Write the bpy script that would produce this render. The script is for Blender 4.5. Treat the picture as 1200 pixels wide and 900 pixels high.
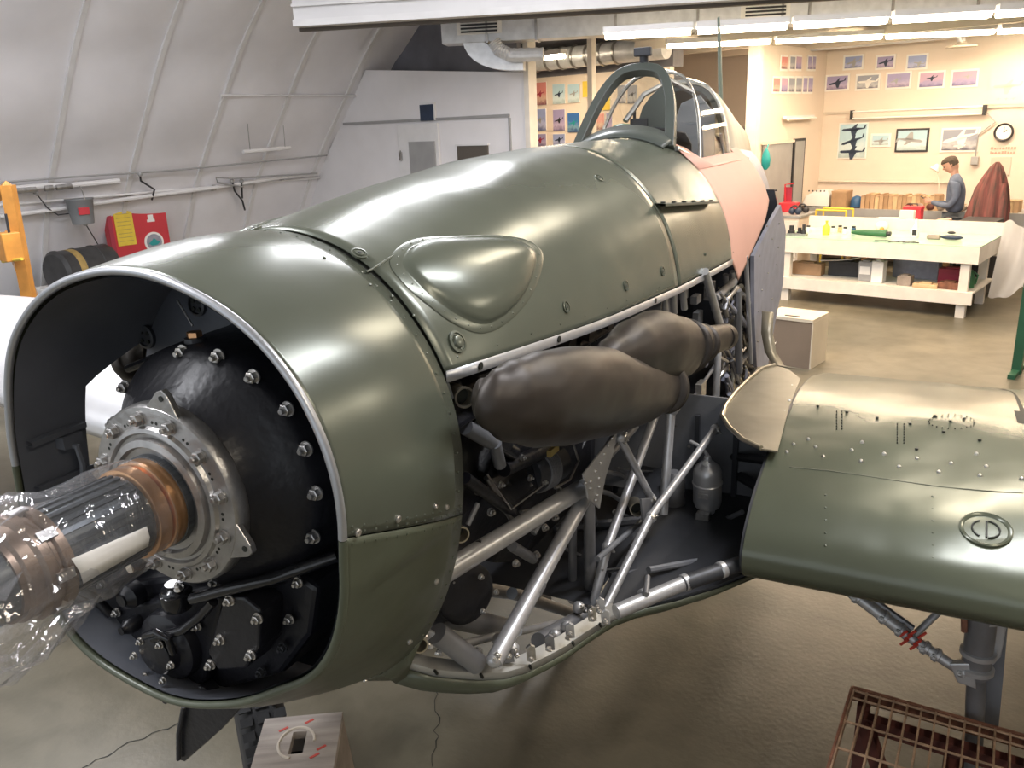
import bpy, math, random
from math import sin, cos, pi, atan, radians, sqrt, exp
from mathutils import Vector, Matrix, noise
random.seed(4)
for o in list(bpy.data.objects): bpy.data.objects.remove(o)
S = bpy.context.scene; C = S.collection
# ------------------------------------------------------------------ camera
T = 1.72                                     # height of the propeller shaft
FPX = 970.0
CAM = Vector((1.31, -1.03, T + .67)); YAW = radians(27.4); PITCH = atan(300/970.); ROLL = .04
FW = Vector((-sin(YAW)*cos(PITCH), cos(YAW)*cos(PITCH), -sin(PITCH)))
R0 = Vector((cos(YAW), sin(YAW), 0)); U0 = R0.cross(FW)
RT = R0*cos(ROLL) - U0*sin(ROLL); UP = RT.cross(FW)
cd = bpy.data.cameras.new('camera'); cam = bpy.data.objects.new('camera', cd); C.objects.link(cam)
cam.matrix_world = Matrix((( RT.x, UP.x, -FW.x, CAM.x), (RT.y, UP.y, -FW.y, CAM.y), (RT.z, UP.z, -FW.z, CAM.z), (0, 0, 0, 1)))
cd.sensor_fit = 'HORIZONTAL'; cd.sensor_width = 36; cd.lens = 36*FPX/1200; cd.clip_start = .05; cd.clip_end = 200
S.camera = cam
HA = radians(-13.6)                          # the hangar is turned against the aircraft
HU = Vector((cos(HA), sin(HA), 0)); HV = Vector((-sin(HA), cos(HA), 0))
def H(u, v, z=0): return HU*u + HV*v + Vector((0, 0, z))
def ray(px, py): return FW + RT*((px-600)/FPX) - UP*((py-450)/FPX)
def at(px, py, ax, c):                       # measured point on a real plane of the aircraft
    r = ray(px, py); i = 'xyz'.index(ax); return CAM + r*((c-CAM[i])/r[i])
def atH(px, py, ax, c):                      # the same in the hangar's own axes: (u, v, z)
    r = ray(px, py); rr = Vector((r.dot(HU), r.dot(HV), r.z)); cc = Vector((CAM.dot(HU), CAM.dot(HV), CAM.z))
    i = 'uvz'.index(ax); return cc + rr*((c-cc[i])/rr[i])
# ------------------------------------------------------------------ world, lamps, exposure
W = bpy.data.worlds.new('world'); S.world = W; W.use_nodes = True
bg = W.node_tree.nodes['Background']; bg.inputs[0].default_value = (.88, .94, 1, 1); bg.inputs[1].default_value = .9
S.view_settings.view_transform = 'Standard'; S.view_settings.look = 'None'
S.view_settings.exposure = 0.34; S.view_settings.gamma = 1; S.view_settings.use_curve_mapping = False
COOL = (.94, .95, 1); WARM = (1, .74, .50)
def area(name, loc, sx, sy, power, col, rot=(0, 0, 0), spread=pi):
    l = bpy.data.lights.new(name, 'AREA'); l.shape = 'RECTANGLE'; l.size = sx; l.size_y = sy; l.energy = power; l.color = col; l.spread = spread
    o = bpy.data.objects.new(name, l); C.objects.link(o); o.location = loc; o.rotation_euler = rot; return o
# rows of tube fittings under the vault (cool) and under the low ceiling at the back (warm)
TUBES = []   # (u, v, z, angle, length, colour, power) fittings are built with the ceiling below
# ------------------------------------------------------------------ materials
def nt(m): return m.node_tree.nodes, m.node_tree.links
def mat(name, col, rough=.5, metal=0., var=.0, vscale=3., bump=0., bscale=8., emit=None, es=0., spec=.5, col2=None, coat=0., stretch=None, detail=4.):
    m = bpy.data.materials.new(name); m.use_nodes = True; N, L = nt(m); b = N['Principled BSDF']
    b.inputs['Base Color'].default_value = (*col, 1); b.inputs['Roughness'].default_value = rough; b.inputs['Metallic'].default_value = metal
    b.inputs['Specular IOR Level'].default_value = spec; b.inputs['Coat Weight'].default_value = coat; b.inputs['Coat Roughness'].default_value = .15
    tc = N.new('ShaderNodeTexCoord'); mp = N.new('ShaderNodeMapping'); L.new(tc.outputs['Object'], mp.inputs[0])
    if stretch: mp.inputs['Scale'].default_value = stretch
    n = N.new('ShaderNodeTexNoise'); n.inputs['Scale'].default_value = vscale; n.inputs['Detail'].default_value = detail; L.new(mp.outputs[0], n.inputs['Vector'])
    r = N.new('ShaderNodeValToRGB'); r.color_ramp.elements[0].position = .3; r.color_ramp.elements[1].position = .7
    a = col2 if col2 else tuple(c*(1-var) for c in col); z = col if col2 else tuple(min(1, c*(1+var)) for c in col)
    r.color_ramp.elements[0].color = (*a, 1); r.color_ramp.elements[1].color = (*z, 1)
    L.new(n.outputs[0], r.inputs[0])
    if var or col2: L.new(r.outputs[0], b.inputs['Base Color'])
    n2 = N.new('ShaderNodeTexNoise'); n2.inputs['Scale'].default_value = bscale; n2.inputs['Detail'].default_value = 2; L.new(mp.outputs[0], n2.inputs['Vector'])
    bp = N.new('ShaderNodeBump'); bp.inputs['Strength'].default_value = min(1, bump); bp.inputs['Distance'].default_value = .02; L.new(n2.outputs[0], bp.inputs['Height'])
    if bump: L.new(bp.outputs[0], b.inputs['Normal'])
    if emit: b.inputs['Emission Color'].default_value = (*emit, 1); b.inputs['Emission Strength'].default_value = es
    return m
M = {}
def G(k, *a, **kw): M[k] = mat(k, *a, **kw)
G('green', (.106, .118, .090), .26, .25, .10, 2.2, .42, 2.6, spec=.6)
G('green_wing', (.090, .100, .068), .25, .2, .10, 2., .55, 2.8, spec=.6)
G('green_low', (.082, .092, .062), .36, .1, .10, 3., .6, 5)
G('lip_silver', (.42, .43, .45), .35, .7, .05, 6)
G('silver', (.50, .50, .51), .36, .55, .10, 12, .05, 30)
G('silver_dark', (.24, .24, .25), .40, .5, .15, 8, .05, 20)
G('strip_paint', (.36, .35, .32), .45, .3, .06, 8)
G('bare', (.55, .50, .40), .28, .9, .12, 4, .12, 5)
G('khaki_fillet', (.20, .175, .125), .38, .4, .2, 4, .2, 5)
G('liner', (.10, .107, .125), .5, 0, .15, 5, .05, 20)
G('black', (.010, .010, .013), .36, 0, .2, 9, .10, 40, spec=.4)
G('black_gloss', (.012, .012, .014), .15, 0, .1, 9, .03, 20)
G('shroud', (.036, .029, .024), .46, .35, .35, 7, .6, 9, spec=.5, stretch=(1, .35, 1))
G('pink', (.66, .37, .29), .55, 0, .04, 3)
G('lilac', (.32, .33, .40), .45, .4, .12, 12, .08, 14)
G('bay', (.20, .205, .22), .5, .3, .2, 6, .05, 20)
G('bay_dark', (.045, .047, .053), .45, .3, .2, 6)
G('copper', (.72, .40, .20), .28, .9, .08, 20)
G('brown_metal', (.22, .16, .12), .35, .8, .3, 14)
G('steel', (.40, .39, .38), .33, .85, .2, 20, .08, 60)
G('shaft_dark', (.10, .11, .12), .4, .7, .3, 14, stretch=(30, 1, 1))
G('nut', (.55, .53, .50), .3, .9, .2, 60)
G('frame_green', (.070, .080, .070), .35, 0, .06, 6)
G('mast', (.16, .20, .17), .5)
G('beige_paint', (.60, .54, .42), .5, .1, .08, 5)
G('white_wall', (.78, .76, .77), .55, 0, .05, 1.5, .12, 1.2)
G('insul', (.80, .79, .82), .45, 0, .06, 1.2, .45, 2.2)
G('rib_white', (.72, .71, .71), .5, 0, .05, 5)
G('cream', (.74, .64, .54), .6, 0, .03, 2)
G('cream_dk', (.60, .53, .44), .6, 0, .03, 2)
G('loft', (.16, .16, .18), .8, 0, .25, 2)
G('ceiling_low', (.42, .38, .33), .7, 0, .08, 3)
G('duct', (.66, .67, .69), .38, .35, .12, 9, .08, 12)
G('beam_white', (.70, .69, .69), .5, 0, .05, 2)
G('beam_dark', (.10, .085, .07), .7)
G('wood_brown', (.22, .11, .05), .6, 0, .2, 6, stretch=(8, 1, 1))
G('table_white', (.74, .69, .62), .55, 0, .07, 6)
G('table_green', (.50, .70, .52), .12, 0, .10, 3)
G('plastic_white', (.78, .77, .75), .45, 0, .04, 5, .3, 5)
G('ply', (.62, .44, .25), .5, 0, .12, 4, stretch=(1, 6, 1))
G('card', (.50, .33, .19), .75, 0, .12, 6)
G('card2', (.42, .26, .14), .75, 0, .12, 6)
G('greybench', (.36, .36, .36), .45, .2, .08, 4)
G('dark', (.03, .03, .034), .5, 0, .2, 8)
G('red', (.55, .035, .05), .4, 0, .08, 5)
G('crimson', (.36, .03, .06), .45, 0, .08, 5)
G('yellow', (.75, .55, .06), .45, 0, .08, 9)
G('paper', (.82, .80, .76), .7, 0, .04, 5)
G('orange', (.62, .27, .05), .45, 0, .18, 6)
G('rust', (.20, .085, .05), .8, 0, .4, 18, .2, 40)
G('rust_pale', (.34, .22, .14), .7, .2, .35, 24, .2, 50)
G('maroon', (.10, .03, .022), .7, 0, .3, 12)
G('rubber', (.020, .020, .021), .7, 0, .2, 20)
G('blue', (.03, .10, .22), .4, 0, .1, 6)
G('teal', (.02, .30, .30), .4)
G('navy', (.02, .035, .07), .5, 0, .2, 9)
G('bottle_green', (.03, .13, .05), .4, 0, .1, 6)
G('greenpost', (.02, .09, .045), .45, 0, .1, 6)
G('shirt', (.12, .15, .22), .85, 0, .15, 14, .2, 25)
G('jeans', (.10, .12, .14), .85, 0, .15, 14)
G('skin', (.58, .34, .25), .5, 0, .04, 10)
G('hair', (.08, .06, .045), .8, 0, .3, 40, .3, 60)
G('plaid', (.30, .10, .09), .9, 0, .2, 3, .2, 25, col2=(.10, .07, .06), stretch=(9, 9, .6))
G('bucket', (.22, .23, .24), .5, .1, .08, 6)
G('barrel', (.06, .06, .062), .45, .2, .25, 6)
G('amber', (.42, .29, .10), .6, 0, .2, 12)
G('cab_brown', (.22, .165, .12), .6, .1, .10, 3)
G('cab_top', (.62, .54, .42), .5, 0, .08, 3)
G('tube_lamp_warm', (1, 1, 1), emit=(1, .84, .60), es=22)
G('tube_lamp_cool', (1, 1, 1), emit=(1, .97, .98), es=8)
G('bulb', (1, 1, 1), emit=(1, .85, .6), es=14)
G('seam_dark', (.012, .014, .010), .6)
G('red_paint', (.5, .05, .03), .6)
G('gold', (.80, .60, .22), .3, .9)
G('wood_grey', (.36, .31, .27), .65, 0, .22, 5, .15, 20, stretch=(1, 9, 9))
G('weathered', (.30, .25, .21), .7, 0, .3, 6, .15, 20)
G('wing_silver', (.66, .66, .67), .38, .5, .05, 3, .15, 3)
def floor_mat():
    m = bpy.data.materials.new('concrete'); m.use_nodes = True; N, L = nt(m); b = N['Principled BSDF']; b.inputs['Roughness'].default_value = .38
    tc = N.new('ShaderNodeTexCoord')
    def noi(s, d, det=5):
        n = N.new('ShaderNodeTexNoise'); n.inputs['Scale'].default_value = s; n.inputs['Detail'].default_value = det; n.inputs['Distortion'].default_value = d; L.new(tc.outputs['Object'], n.inputs['Vector']); return n
    a = noi(.8, .6); r = N.new('ShaderNodeValToRGB'); e = r.color_ramp.elements; e[0].position = .35; e[0].color = (.112, .103, .074, 1); e[1].position = .68; e[1].color = (.215, .190, .138, 1); L.new(a.outputs[0], r.inputs[0])
    c = noi(5, .3, 8); r2 = N.new('ShaderNodeValToRGB'); e = r2.color_ramp.elements; e[0].position = .3; e[0].color = (.72, .72, .70, 1); e[1].position = .6; e[1].color = (1, 1, 1, 1); L.new(c.outputs[0], r2.inputs[0])
    mx = N.new('ShaderNodeMixRGB'); mx.blend_type = 'MULTIPLY'; mx.inputs[0].default_value = .9; L.new(r.outputs[0], mx.inputs[1]); L.new(r2.outputs[0], mx.inputs[2]); L.new(mx.outputs[0], b.inputs['Base Color'])
    f = noi(40, 0); bp = N.new('ShaderNodeBump'); bp.inputs['Strength'].default_value = .12; bp.inputs['Distance'].default_value = .01; L.new(f.outputs[0], bp.inputs['Height']); L.new(bp.outputs[0], b.inputs['Normal'])
    return m
M['concrete'] = floor_mat()
def thin_film(name, tint, gl, bump, sc, mixbias=.12, white=0., ior=1.45):
    m = bpy.data.materials.new(name); m.use_nodes = True; N, L = nt(m); N.remove(N['Principled BSDF']); out = N['Material Output']
    tr = N.new('ShaderNodeBsdfTransparent'); tr.inputs[0].default_value = (*tint, 1); g = N.new('ShaderNodeBsdfGlossy'); g.inputs['Roughness'].default_value = gl
    tc = N.new('ShaderNodeTexCoord'); n = N.new('ShaderNodeTexNoise'); n.inputs['Scale'].default_value = sc; n.inputs['Detail'].default_value = 3; n.inputs['Distortion'].default_value = 1.5; L.new(tc.outputs['Object'], n.inputs['Vector'])
    bp = N.new('ShaderNodeBump'); bp.inputs['Strength'].default_value = bump; bp.inputs['Distance'].default_value = .02; L.new(n.outputs[0], bp.inputs['Height']); L.new(bp.outputs[0], g.inputs['Normal'])
    fr = N.new('ShaderNodeLayerWeight'); L.new(bp.outputs[0], fr.inputs['Normal']); pw_ = N.new('ShaderNodeMath'); pw_.operation = 'POWER'; pw_.inputs[1].default_value = 3.5; L.new(fr.outputs['Facing'], pw_.inputs[0]); ad = N.new('ShaderNodeMath'); ad.operation = 'MULTIPLY_ADD'; ad.inputs[1].default_value = ior-.9; ad.inputs[2].default_value = mixbias; L.new(pw_.outputs[0], ad.inputs[0]); ad.use_clamp = True
    mx = N.new('ShaderNodeMixShader'); L.new(ad.outputs[0], mx.inputs[0]); L.new(tr.outputs[0], mx.inputs[1]); L.new(g.outputs[0], mx.inputs[2]); last = mx
    if white:
        d = N.new('ShaderNodeBsdfTranslucent'); d.inputs[0].default_value = (.9, .9, .92, 1); d2 = N.new('ShaderNodeBsdfDiffuse'); d2.inputs[0].default_value = (.9, .9, .92, 1)
        m1 = N.new('ShaderNodeMixShader'); m1.inputs[0].default_value = .5; L.new(d.outputs[0], m1.inputs[1]); L.new(d2.outputs[0], m1.inputs[2])
        m2 = N.new('ShaderNodeMixShader'); m2.inputs[0].default_value = white; L.new(mx.outputs[0], m2.inputs[1]); L.new(m1.outputs[0], m2.inputs[2]); last = m2
    L.new(last.outputs[0], out.inputs[0]); return m
M['glass'] = thin_film('perspex', (.95, .96, .94), .03, 0, 1, .03, 0., 1.3)
M['bag'] = thin_film('clear_bag', (.95, .95, .96), .07, .8, 9, .07, .08)
M['sheet'] = thin_film('milky_sheet', (.9, .9, .9), .2, .5, 6, .05, .72)
def picture(name, sky, low, blob, seed):
    m = bpy.data.materials.new(name); m.use_nodes = True; N, L = nt(m); b = N['Principled BSDF']; b.inputs['Roughness'].default_value = .35
    tc = N.new('ShaderNodeTexCoord'); sp = N.new('ShaderNodeSeparateXYZ'); L.new(tc.outputs['Generated'], sp.inputs[0])
    n = N.new('ShaderNodeTexNoise'); n.inputs['Scale'].default_value = 4; n.noise_dimensions = '4D'; n.inputs['W'].default_value = seed; L.new(tc.outputs['Generated'], n.inputs['Vector'])
    a = N.new('ShaderNodeMath'); a.operation = 'MULTIPLY_ADD'; a.inputs[1].default_value = .7; L.new(n.outputs[0], a.inputs[0]); L.new(sp.outputs['Z'], a.inputs[2])
    r = N.new('ShaderNodeValToRGB'); e = r.color_ramp.elements; e[0].position = .35; e[0].color = (*low, 1); e[1].position = .9; e[1].color = (*sky, 1); x = e.new(.62); x.color = (*blob, 1); L.new(a.outputs[0], r.inputs[0]); L.new(r.outputs[0], b.inputs['Base Color']); return m
PICS = [picture('print_blue_sky', (.30, .36, .60), (.12, .14, .28), (.45, .48, .68), 1), picture('print_violet', (.34, .30, .50), (.16, .13, .24), (.48, .40, .55), 2),
        picture('print_pale_sea', (.42, .60, .68), (.40, .50, .50), (.60, .70, .72), 3), picture('print_dusk', (.50, .34, .46), (.14, .12, .25), (.36, .30, .50), 4),
        picture('print_grey', (.30, .32, .38), (.10, .10, .14), (.50, .50, .52), 5), picture('print_red', (.65, .25, .22), (.25, .10, .12), (.65, .45, .35), 6), picture('print_deep_blue', (.05, .16, .42), (.03, .07, .2), (.20, .35, .45), 7)]
# ------------------------------------------------------------------ mesh builder
class MB:
    def __init__(s): s.v = []; s.f = []; s.mi = []
    def add(s, vs, fs, mi=0):
        n = len(s.v); s.v += [Vector(v) for v in vs]; s.f += [tuple(n+i for i in f) for f in fs]; s.mi += [mi]*len(fs); return s
    def box(s, c, d, rz=0, mi=0, M4=None):
        x, y, z = d[0]/2, d[1]/2, d[2]/2; c = Vector(c); R = Matrix.Rotation(rz, 3, 'Z') if rz else None
        vs = [Vector((a*x, b*y, e*z)) for a in (-1, 1) for b in (-1, 1) for e in (-1, 1)]
        if M4 is not None: vs = [M4 @ v for v in vs]
        if R: vs = [R @ v for v in vs]
        return s.add([c+v for v in vs], [(0, 1, 3, 2), (4, 6, 7, 5), (0, 4, 5, 1), (2, 3, 7, 6), (0, 2, 6, 4), (1, 5, 7, 3)], mi)
    def bbox(s, a, b, mi=0):
        a, b = Vector(a), Vector(b); return s.box((a+b)/2, [abs(q) for q in (b-a)], 0, mi)
    def loft(s, rings, closed=True, caps=True, mi=0):
        n = len(rings[0]); vs = [p for r in rings for p in r]; fs = []
        m = n if closed else n-1
        for i in range(len(rings)-1):
            for j in range(m):
                k = (j+1) % n; fs.append((i*n+j, i*n+k, (i+1)*n+k, (i+1)*n+j))
        if caps and closed: fs.append(tuple(range(n))[::-1]); fs.append(tuple((len(rings)-1)*n+j for j in range(n)))
        return s.add(vs, fs, mi)
    def tube(s, pts, r, n=12, caps=True, mi=0, flat=1.):
        pts = [Vector(p) for p in pts]; rs = r if isinstance(r, (list, tuple)) else [r]*len(pts); rings = []; pu = None
        for i, p in enumerate(pts):
            d = (pts[min(i+1, len(pts)-1)] - pts[max(i-1, 0)]).normalized()
            if pu is None:
                a = Vector((0, 0, 1)) if abs(d.z) < .9 else Vector((1, 0, 0)); u = d.cross(a).normalized()
            else: u = (pu - d*pu.dot(d)).normalized()
            pu = u; w = d.cross(u)
            rings.append([p + (u*cos(2*pi*j/n) + w*sin(2*pi*j/n)*flat)*rs[i] for j in range(n)])
        return s.loft(rings, True, caps, mi)
    def lathe(s, c, ax, prof, n=24, mi=0, caps=True):       # prof: list of (distance along axis, radius)
        c = Vector(c); d = Vector(ax).normalized(); a = Vector((0, 0, 1)) if abs(d.z) < .9 else Vector((1, 0, 0)); u = d.cross(a).normalized(); w = d.cross(u)
        return s.loft([[c + d*t + (u*cos(2*pi*j/n)+w*sin(2*pi*j/n))*max(r, 1e-4) for j in range(n)] for t, r in prof], True, caps, mi)
    def ball(s, c, r, n=12, mi=0, sc=(1, 1, 1)):
        c = Vector(c); rings = []
        for i in range(n//2+1):
            t = pi*i/(n//2); rings.append([c + Vector((sin(t)*cos(2*pi*j/n)*sc[0], sin(t)*sin(2*pi*j/n)*sc[1], cos(t)*sc[2]))*r for j in range(n)])
        for q in (0, -1):
            pass
        rings[0] = [p + Vector((cos(2*pi*j/n), sin(2*pi*j/n), 0))*1e-4 for j, p in enumerate(rings[0])]; rings[-1] = [p + Vector((cos(2*pi*j/n), sin(2*pi*j/n), 0))*1e-4 for j, p in enumerate(rings[-1])]
        return s.loft(rings, True, True, mi)
    def prism(s, poly, off, mi=0):                          # poly of 3d points extruded by off
        n = len(poly); off = Vector(off); vs = [Vector(p) for p in poly]; vs += [p+off for p in vs]
        return s.add(vs, [tuple(range(n))[::-1], tuple(range(n, 2*n))] + [(j, (j+1) % n, n+(j+1) % n, n+j) for j in range(n)], mi)
    def build(s, name, m, parent=None, smooth=40, kind=None, label=None, solid=0, bevel=0, sub=0, off=-1):
        me = bpy.data.meshes.new(name); me.from_pydata([tuple(v) for v in s.v], [], s.f)
        ms = m if isinstance(m, (list, tuple)) else [m]
        for x in ms: me.materials.append(M[x] if isinstance(x, str) else x)
        for p, k in zip(me.polygons, s.mi): p.material_index = k
        import bmesh
        b = bmesh.new(); b.from_mesh(me); bmesh.ops.recalc_face_normals(b, faces=b.faces); b.to_mesh(me); b.free()
        if smooth:
            me.polygons.foreach_set('use_smooth', [True]*len(me.polygons))
            me.set_sharp_from_angle(angle=radians(smooth))
        o = bpy.data.objects.new(name, me); C.objects.link(o)
        if parent: o.parent = parent
        if bevel: d = o.modifiers.new('bevel', 'BEVEL'); d.width = bevel; d.segments = 2; d.limit_method = 'ANGLE'
        if solid: d = o.modifiers.new('solid', 'SOLIDIFY'); d.thickness = solid; d.offset = off
        if sub: d = o.modifiers.new('sub', 'SUBSURF'); d.levels = sub; d.render_levels = sub
        if kind: o['kind'] = kind
        if label: o['label'] = label
        return o
def tag(o, label, cat, group=None, kind=None):
    o['label'] = label; o['category'] = cat
    if group: o['group'] = group
    if kind: o['kind'] = kind
    return o
def thing(name, label, cat, loc=(0, 0, 0), rz=0, group=None):
    o = bpy.data.objects.new(name, None); C.objects.link(o); o.location = loc; o.rotation_euler = (0, 0, rz); o.empty_display_size = .1
    return tag(o, label, cat, group)
def hthing(name, label, cat, u=0, v=0, z=0, rz=0, group=None): return thing(name, label, cat, H(u, v, z), HA+rz, group)
def copy_tree(o, parent=None):
    c = o.copy(); C.objects.link(c); c.parent = parent
    for ch in list(o.children): copy_tree(ch, c)
    return c
def interp(x, tab):
    if x <= tab[0][0]: return tab[0][1]
    for (a, p), (b, q) in zip(tab, tab[1:]):
        if x <= b: return p + (q-p)*(x-a)/(b-a)
    return tab[-1][1]
def frange(a, b, n): return [a+(b-a)*i/(n-1) for i in range(n)]
def hstruct(name, mb, m, **k):
    o = mb.build(name, m, kind='structure', **k); o.rotation_euler = (0, 0, HA); return o
# ================================================================== THE SETTING (built in hangar axes)
hstruct('floor', MB().bbox((-14, -9, -.1), (13, 16, 0)), 'concrete', smooth=0)
def crack(pts, w):
    mb = MB(); q = []
    for i, (a, b) in enumerate(zip(pts, pts[1:])):
        n = 7
        for k in range(n): q.append(a.lerp(b, k/n) + Vector((random.uniform(-.012, .012), random.uniform(-.012, .012), 0)))
    q.append(pts[-1]); L_ = []; R_ = []
    for i, p in enumerate(q):
        d = (q[min(i+1, len(q)-1)]-q[max(0, i-1)]).normalized(); n = Vector((-d.y, d.x, 0))*w*random.uniform(.4, 1.)
        L_.append(p+n+Vector((0, 0, .0015))); R_.append(p-n+Vector((0, 0, .0015)))
    mb.loft([L_, R_], closed=False); return mb
fl = bpy.data.objects['floor']
mb = crack([at(100, 899, 'z', 0), at(150, 872, 'z', 0), at(215, 845, 'z', 0), at(260, 815, 'z', 0)], .004)
k = mb.build('floor_crack', 'seam_dark', smooth=0); k.parent = fl; k.matrix_parent_inverse = Matrix.Rotation(HA, 4, 'Z').inverted()
mb = crack([at(511, 800, 'z', 0), at(512, 850, 'z', 0), at(507, 899, 'z', 0)], .003)
k = mb.build('floor_crack', 'seam_dark', smooth=0); k.parent = fl; k.matrix_parent_inverse = Matrix.Rotation(HA, 4, 'Z').inverted()
# vault
VP = 8.0
pr = [tuple((atH(x, y, 'v', VP)[i]) for i in (0, 2)) for x, y in ((368, 216), (385, 175), (410, 120), (430, 75), (455, 30))]
prof = [(pr[0][0]-1.0, 0), (pr[0][0]-.55, pr[0][1]-.9)] + pr + [(pr[-1][0]+.9, pr[-1][1]+.62), (-6.0, 5.25), (-4.2, 5.8), (-2, 6.15), (0.3, 6.3)]
UC = 0.9
prof += [(2*UC-a, b) for a, b in reversed(prof[:-1])]
def smoothprof(p, k=2):
    for _ in range(k):
        q = [p[0]]
        for a, b in zip(p, p[1:]): q += [((a[0]*3+b[0])/4, (a[1]*3+b[1])/4), ((a[0]+b[0]*3)/4, (a[1]+b[1]*3)/4)]
        p = q+[p[-1]]
    return p
sp0 = smoothprof(prof); sp = []
for (a, b), (c, d) in zip(sp0, sp0[1:]):
    n_ = max(1, int(sqrt((a-c)**2+(b-d)**2)/.14)); sp += [(a+(c-a)*k/n_, b+(d-b)*k/n_) for k in range(n_)]
sp.append(sp0[-1])
VS = [-8.5 + .1*i for i in range(226)]
RIB0 = -7.6; RIBD = 1.03
mb = MB(); rows = []
SEAMS = (0, 1.15, 2.35, 3.42, 4.6, 5.6, 7)
for v in VS:                                                     # insulation quilts belly out between the ribs and the seams
    pv = abs(sin(pi*(v-RIB0)/RIBD))**.6; row = []
    for a, b in sp:
        k = max(i for i in range(len(SEAMS)-1) if SEAMS[i] <= b+1e-6); q = (b-SEAMS[k])/(SEAMS[k+1]-SEAMS[k]); pz_ = (abs(sin(pi*q))**.6) if b < 5.6 else .6
        d = Vector((UC-a, 0, 2.2-b)).normalized()*(.085*pv*pz_*(1.25-q if b < 5.6 else 1)+.015*noise.noise(Vector((a, v*2, b*2))))
        row.append(Vector((a, v, b))+d)
    rows.append(row)
mb.loft(rows, closed=False); va = hstruct('ceiling', mb, 'insul', smooth=60)
def wall_u(z): 
    half = sp[:len(sp)//2]
    for (a, b), (c, d) in zip(half, half[1:]):
        if b <= z <= d: return a + (c-a)*(z-b)/(d-b+1e-9)
    return half[0][0]
RIBV = [RIB0+RIBD*i for i in range(19)]
for i, v in enumerate(RIBV):
    mb = MB(); A = [Vector((a*.997+.003*UC, v-.035, b-.012)) for a, b in sp]; n = len(sp)
    inn = []
    for q, (a, b) in enumerate(sp):
        d = Vector((UC-a, 0, 2.2-b)).normalized()*.05 if b > .05 else Vector((.05*(1 if a < UC else -1), 0, 0)); inn.append(Vector((a, v, b))+d)
    ou = [Vector((a, v, b)) for a, b in sp]
    e = Vector((0, .03, 0))
    mb.loft([[p-e for p in ou], [p-e for p in inn], [p+e for p in inn], [p+e for p in ou]], closed=False)
    o = mb.build('ceiling_rib', 'rib_white', parent=va, smooth=50)
for zz in (1.72, 2.95):                           # longitudinal seams of the quilts
    u = wall_u(zz); mb = MB().tube([(u+.075, 5.7 if zz > 2 else -8.4, zz), (u+.075, 13.6, zz)], .018, 6)
    mb.build('ceiling_batten', 'rib_white', parent=va)
# end wall (far wall), side wall with posters, poster wall, partition
hstruct('wall_back', MB().bbox((-13, 14.0, 0), (13, 14.15, 7)), 'cream', smooth=0)
hstruct('trim_1', MB().bbox((-4.0, 13.97, 2.40), (3, 14.0, 2.44)), 'cream_dk', smooth=0)
hstruct('trim_2', MB().tube([(-4.0, 13.96, 1.30), (-1.9, 13.96, 1.30)], .018, 8), 'cream_dk')
hstruct('trim_3', MB().bbox((-9, 13.96, 1.98), (-4.2, 14.0, 2.1)), 'wood_brown', smooth=0)
hstruct('wall_side', MB().bbox((-4.12, 11.45, 0), (-4.02, 14.0, 3.42)), 'cream', smooth=0)
hstruct('trim_4', MB().bbox((-4.17, 11.35, 0), (-3.99, 11.47, 3.42)), 'table_white', smooth=0)
hstruct('wall_partition', MB().add([(wall_u(z)+.02, VP+y, z) for y in (.0, .12) for z in (0, 1.0, 1.72, 2.3, 2.9, 3.30)] + [(-5.62, VP+y, z) for y in (0, .12) for z in (3.06, 0)],
   [(0, 1, 2, 3, 4, 5, 12, 13), (6, 15, 14, 11, 10, 9, 8, 7), (5, 11, 14, 12), (12, 14, 15, 13)]), 'white_wall', smooth=0)
pw = bpy.data.objects['wall_partition']
def pp(px, py, off=0): q = atH(px, py, 'v', VP-off); return q
a = pp(403, 143); b = pp(598, 138)
mb = MB().bbox((a.x, VP-.025, a.z-.012), (b.x, VP, b.z+.012)); mb.bbox((b.x-.02, VP-.025, 0), (b.x+.01, VP, b.z)); mb.build('wall_seam', 'greybench', parent=pw, smooth=0)
hstruct('door_1', MB().bbox((pp(467, 150).x, VP-.04, 0), (pp(515, 150).x, VP-.005, 2.50)), 'rib_white', smooth=0, bevel=.004)
d1 = bpy.data.objects['door_1']
a = pp(482, 166); b = pp(514, 192)
MB().bbox((a.x, VP-.06, 1.62), (b.x, VP-.03, a.z)).build('door_pane', 'greybench', parent=d1, smooth=0)
hp = pp(473, 183); mb = MB().box((hp.x, VP-.06, hp.z), (.04, .04, .12)).tube([(hp.x, VP-.08, hp.z), (hp.x+.05, VP-.10, hp.z+.08)], .01, 8); mb.build('door_handle', 'steel', parent=d1)
a = pp(537, 171); b = pp(573, 181)
hstruct('window_1', MB().bbox((a.x, VP-.03, 1.75), (b.x, VP-.002, a.z)), 'beam_dark', smooth=0)
o = MB().bbox((a.x-.02, VP-.045, a.z), (b.x+.02, VP-.002, a.z+.025)).build('window_frame', 'rib_white', parent=bpy.data.objects['window_1'], smooth=0)
a = pp(495, 123); b = pp(511, 141)
o = hthing('wall_vent', 'small black and white framed vent box on the white partition wall', 'vent')
MB().bbox((a.x-.02, VP-.04, b.z-.0), (b.x+.02, VP-.001, a.z+.03)).build('frame', 'rib_white', o, 0); MB().bbox((a.x, VP-.06, b.z), (b.x, VP-.04, a.z)).build('grille', 'navy', o, 0)
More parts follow.
